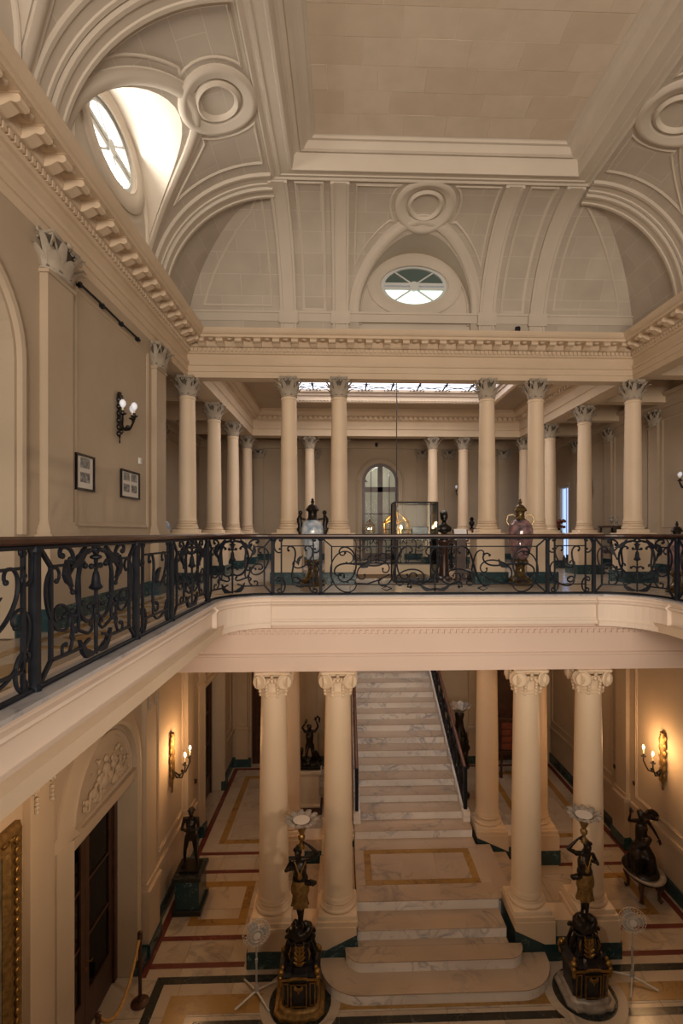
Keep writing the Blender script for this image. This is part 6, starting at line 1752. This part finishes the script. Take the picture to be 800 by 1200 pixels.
t = thing('statuette_stand', 'dark stand under the small statuette by the right aisle wall', 'stand', (8.15, 16.65, ZF)); MB().lathe([(.2,0),(.18,.06),(.09,.12),(.08,.85),(.15,.95),(.15,1.0)], 14).build('column', 'wood_dark', t, 40)
t = thing('statuette', 'small dark statuette on a stand by the right aisle wall', 'statuette', (8.15, 16.65, ZF+1.0)); g = MB(); g.lathe([(.09,0),(.09,.03),(.05,.05)], 12); capsule(g, (0,0,.06), (0,0,.20), .05, .06); g.ell((0,0,.30), .05,.05,.06); g.tube([(0,-.04,.2),(.0,-.10,.26),(0,-.06,.32)], .02, 6); g.build('figure', 'bronze', t, 60)
t = thing('side_cabinet', 'small dark cabinet upstairs between the notice and the pink vase column', 'cabinet', (4.62, 18.6, ZF))
MB().bbox(-.35, .35, -.2, .2, .08, 1.15, .01).build('body', 'wood_dark', t); MB().bbox(-.39, .39, -.23, .23, 1.15, 1.20, .01).build('top', 'wood_red', t)
for a in (-1, 1): MB().box(a*.17-.15, a*.17+.15, -.215, -.20, .15, 1.08).build('door', 'wood_dark', t); MB().box(a*.3-.04, a*.3+.04, -.16, .16, 0, .08).build('foot', 'wood_dark', t)
t = thing('urn', 'small black urn standing on the dark cabinet upstairs', 'urn', (4.70, 18.6, ZF+1.20)); MB().lathe([(.08,0),(.08,.03),(.03,.07),(.10,.18),(.10,.24),(.05,.30),(.09,.38)], 14).build('body', 'black_lacquer', t, 50); MB().lathe([(.07,.38),(.04,.42),(0,.44)], 12).build('lid', 'black_lacquer', t, 40)
t = thing('console_table', 'dark narrow table in the left aisle behind the pilaster', 'table', (-5.2, 15.1, ZF)); MB().bbox(-.25, .25, -.6, .6, 1.0, 1.05, .01).build('top', 'wood_dark', t)
for a in (-1, 1):
    for b in (-1, 1): MB().box(a*.2-.02, a*.2+.02, b*.55-.02, b*.55+.02, 0, 1.0).build('leg', 'wood_dark', t)
t = thing('jar', 'pale lidded jar on the narrow table in the left aisle', 'jar', (-5.2, 15.2, ZF+1.05)); MB().lathe([(.08,0),(.13,.08),(.14,.18),(.10,.27),(.11,.29)], 14).build('body', 'porcelain_blue', t, 50); MB().lathe([(.11,.29),(.06,.33),(0,.36)], 14).build('lid', 'porcelain_blue', t, 50)
# ---- carved cabinet and chair at the rear right of the hall
t = thing('drawer_cabinet', 'dark carved cabinet with red drawers behind the right rear columns', 'cabinet', (4.86, 14.7, 0))
for a in (-1, 1):
    for b in (-1, 1): MB().tube([(a*.34, b*.2, .70), (a*.34, b*.2, .35), (a*.36, b*.22, 0)], [.05, .03, .05], 8).build('leg', 'wood_dark', t, 50)
MB().bbox(-.40, .40, -.25, .25, .66, .76, .01).build('stand_top', 'wood_dark', t); MB().box(-.38, .38, -.20, .24, .76, 1.62).build('case', 'wood_dark', t)
for k in range(4):
    o = MB().bbox(-.34, .34, -.235, -.19, .80+.20*k, .97+.20*k, .008).build('drawer', 'leather_red', t)
    for q in (-.16, .16): MB().ell((q, -.245, .885+.20*k), .018, .018, .018, 8, 5).build('knob', 'gilt', o)
MB().bbox(-.42, .42, -.26, .26, 1.62, 1.70, .01).build('cornice', 'wood_dark', t); MB().box(-.33, .33, -.05, .22, 1.70, 2.9).build('upper_case', 'wood_dark', t); MB().bbox(-.37, .37, -.08, .24, 2.9, 3.0, .02).build('upper_cornice', 'wood_dark', t)
point('unseen_hall_light', (-1.9, 4.4, 4.4), 45, (1.0, .62, .32), .15); point('hall_fill_light', (1.5, 4.6, 4.6), 85, (1.0, .82, .62), .10)  # unseen lamp by the left wall; unseen fill added for torch figures and steps
# unseen warm fill added under the gallery and in the rear hall
point('unseen_hall_light', (-1.9, 13.0, 4.3), 14, WARM, .15); point('unseen_hall_light', (4.9, 13.0, 4.3), 16, WARM, .15)
point('unseen_hall_light', (1.5, 9.8, 4.5), 12, (1.0, .62, .36), .2)
# ---- two small black spotlights
for loc, lab in (((3.68, 10.70, 11.195), 'tiny black spotlight standing on the main cornice right of the oval window'), ((1.30, 20.05, 10.36), 'tiny black spotlight on the rear wall above the arched door')):
    t = thing('spotlight', lab, 'spotlight', loc)
    MB().box(-.04, .04, -.04, .04, 0, .02).build('base', 'iron', t); MB().lathe([(.03,.02),(.05,.03),(.06,.10),(.055,.14),(0,.15)], 12).build('lamp_head', 'black_lacquer', t, 50)
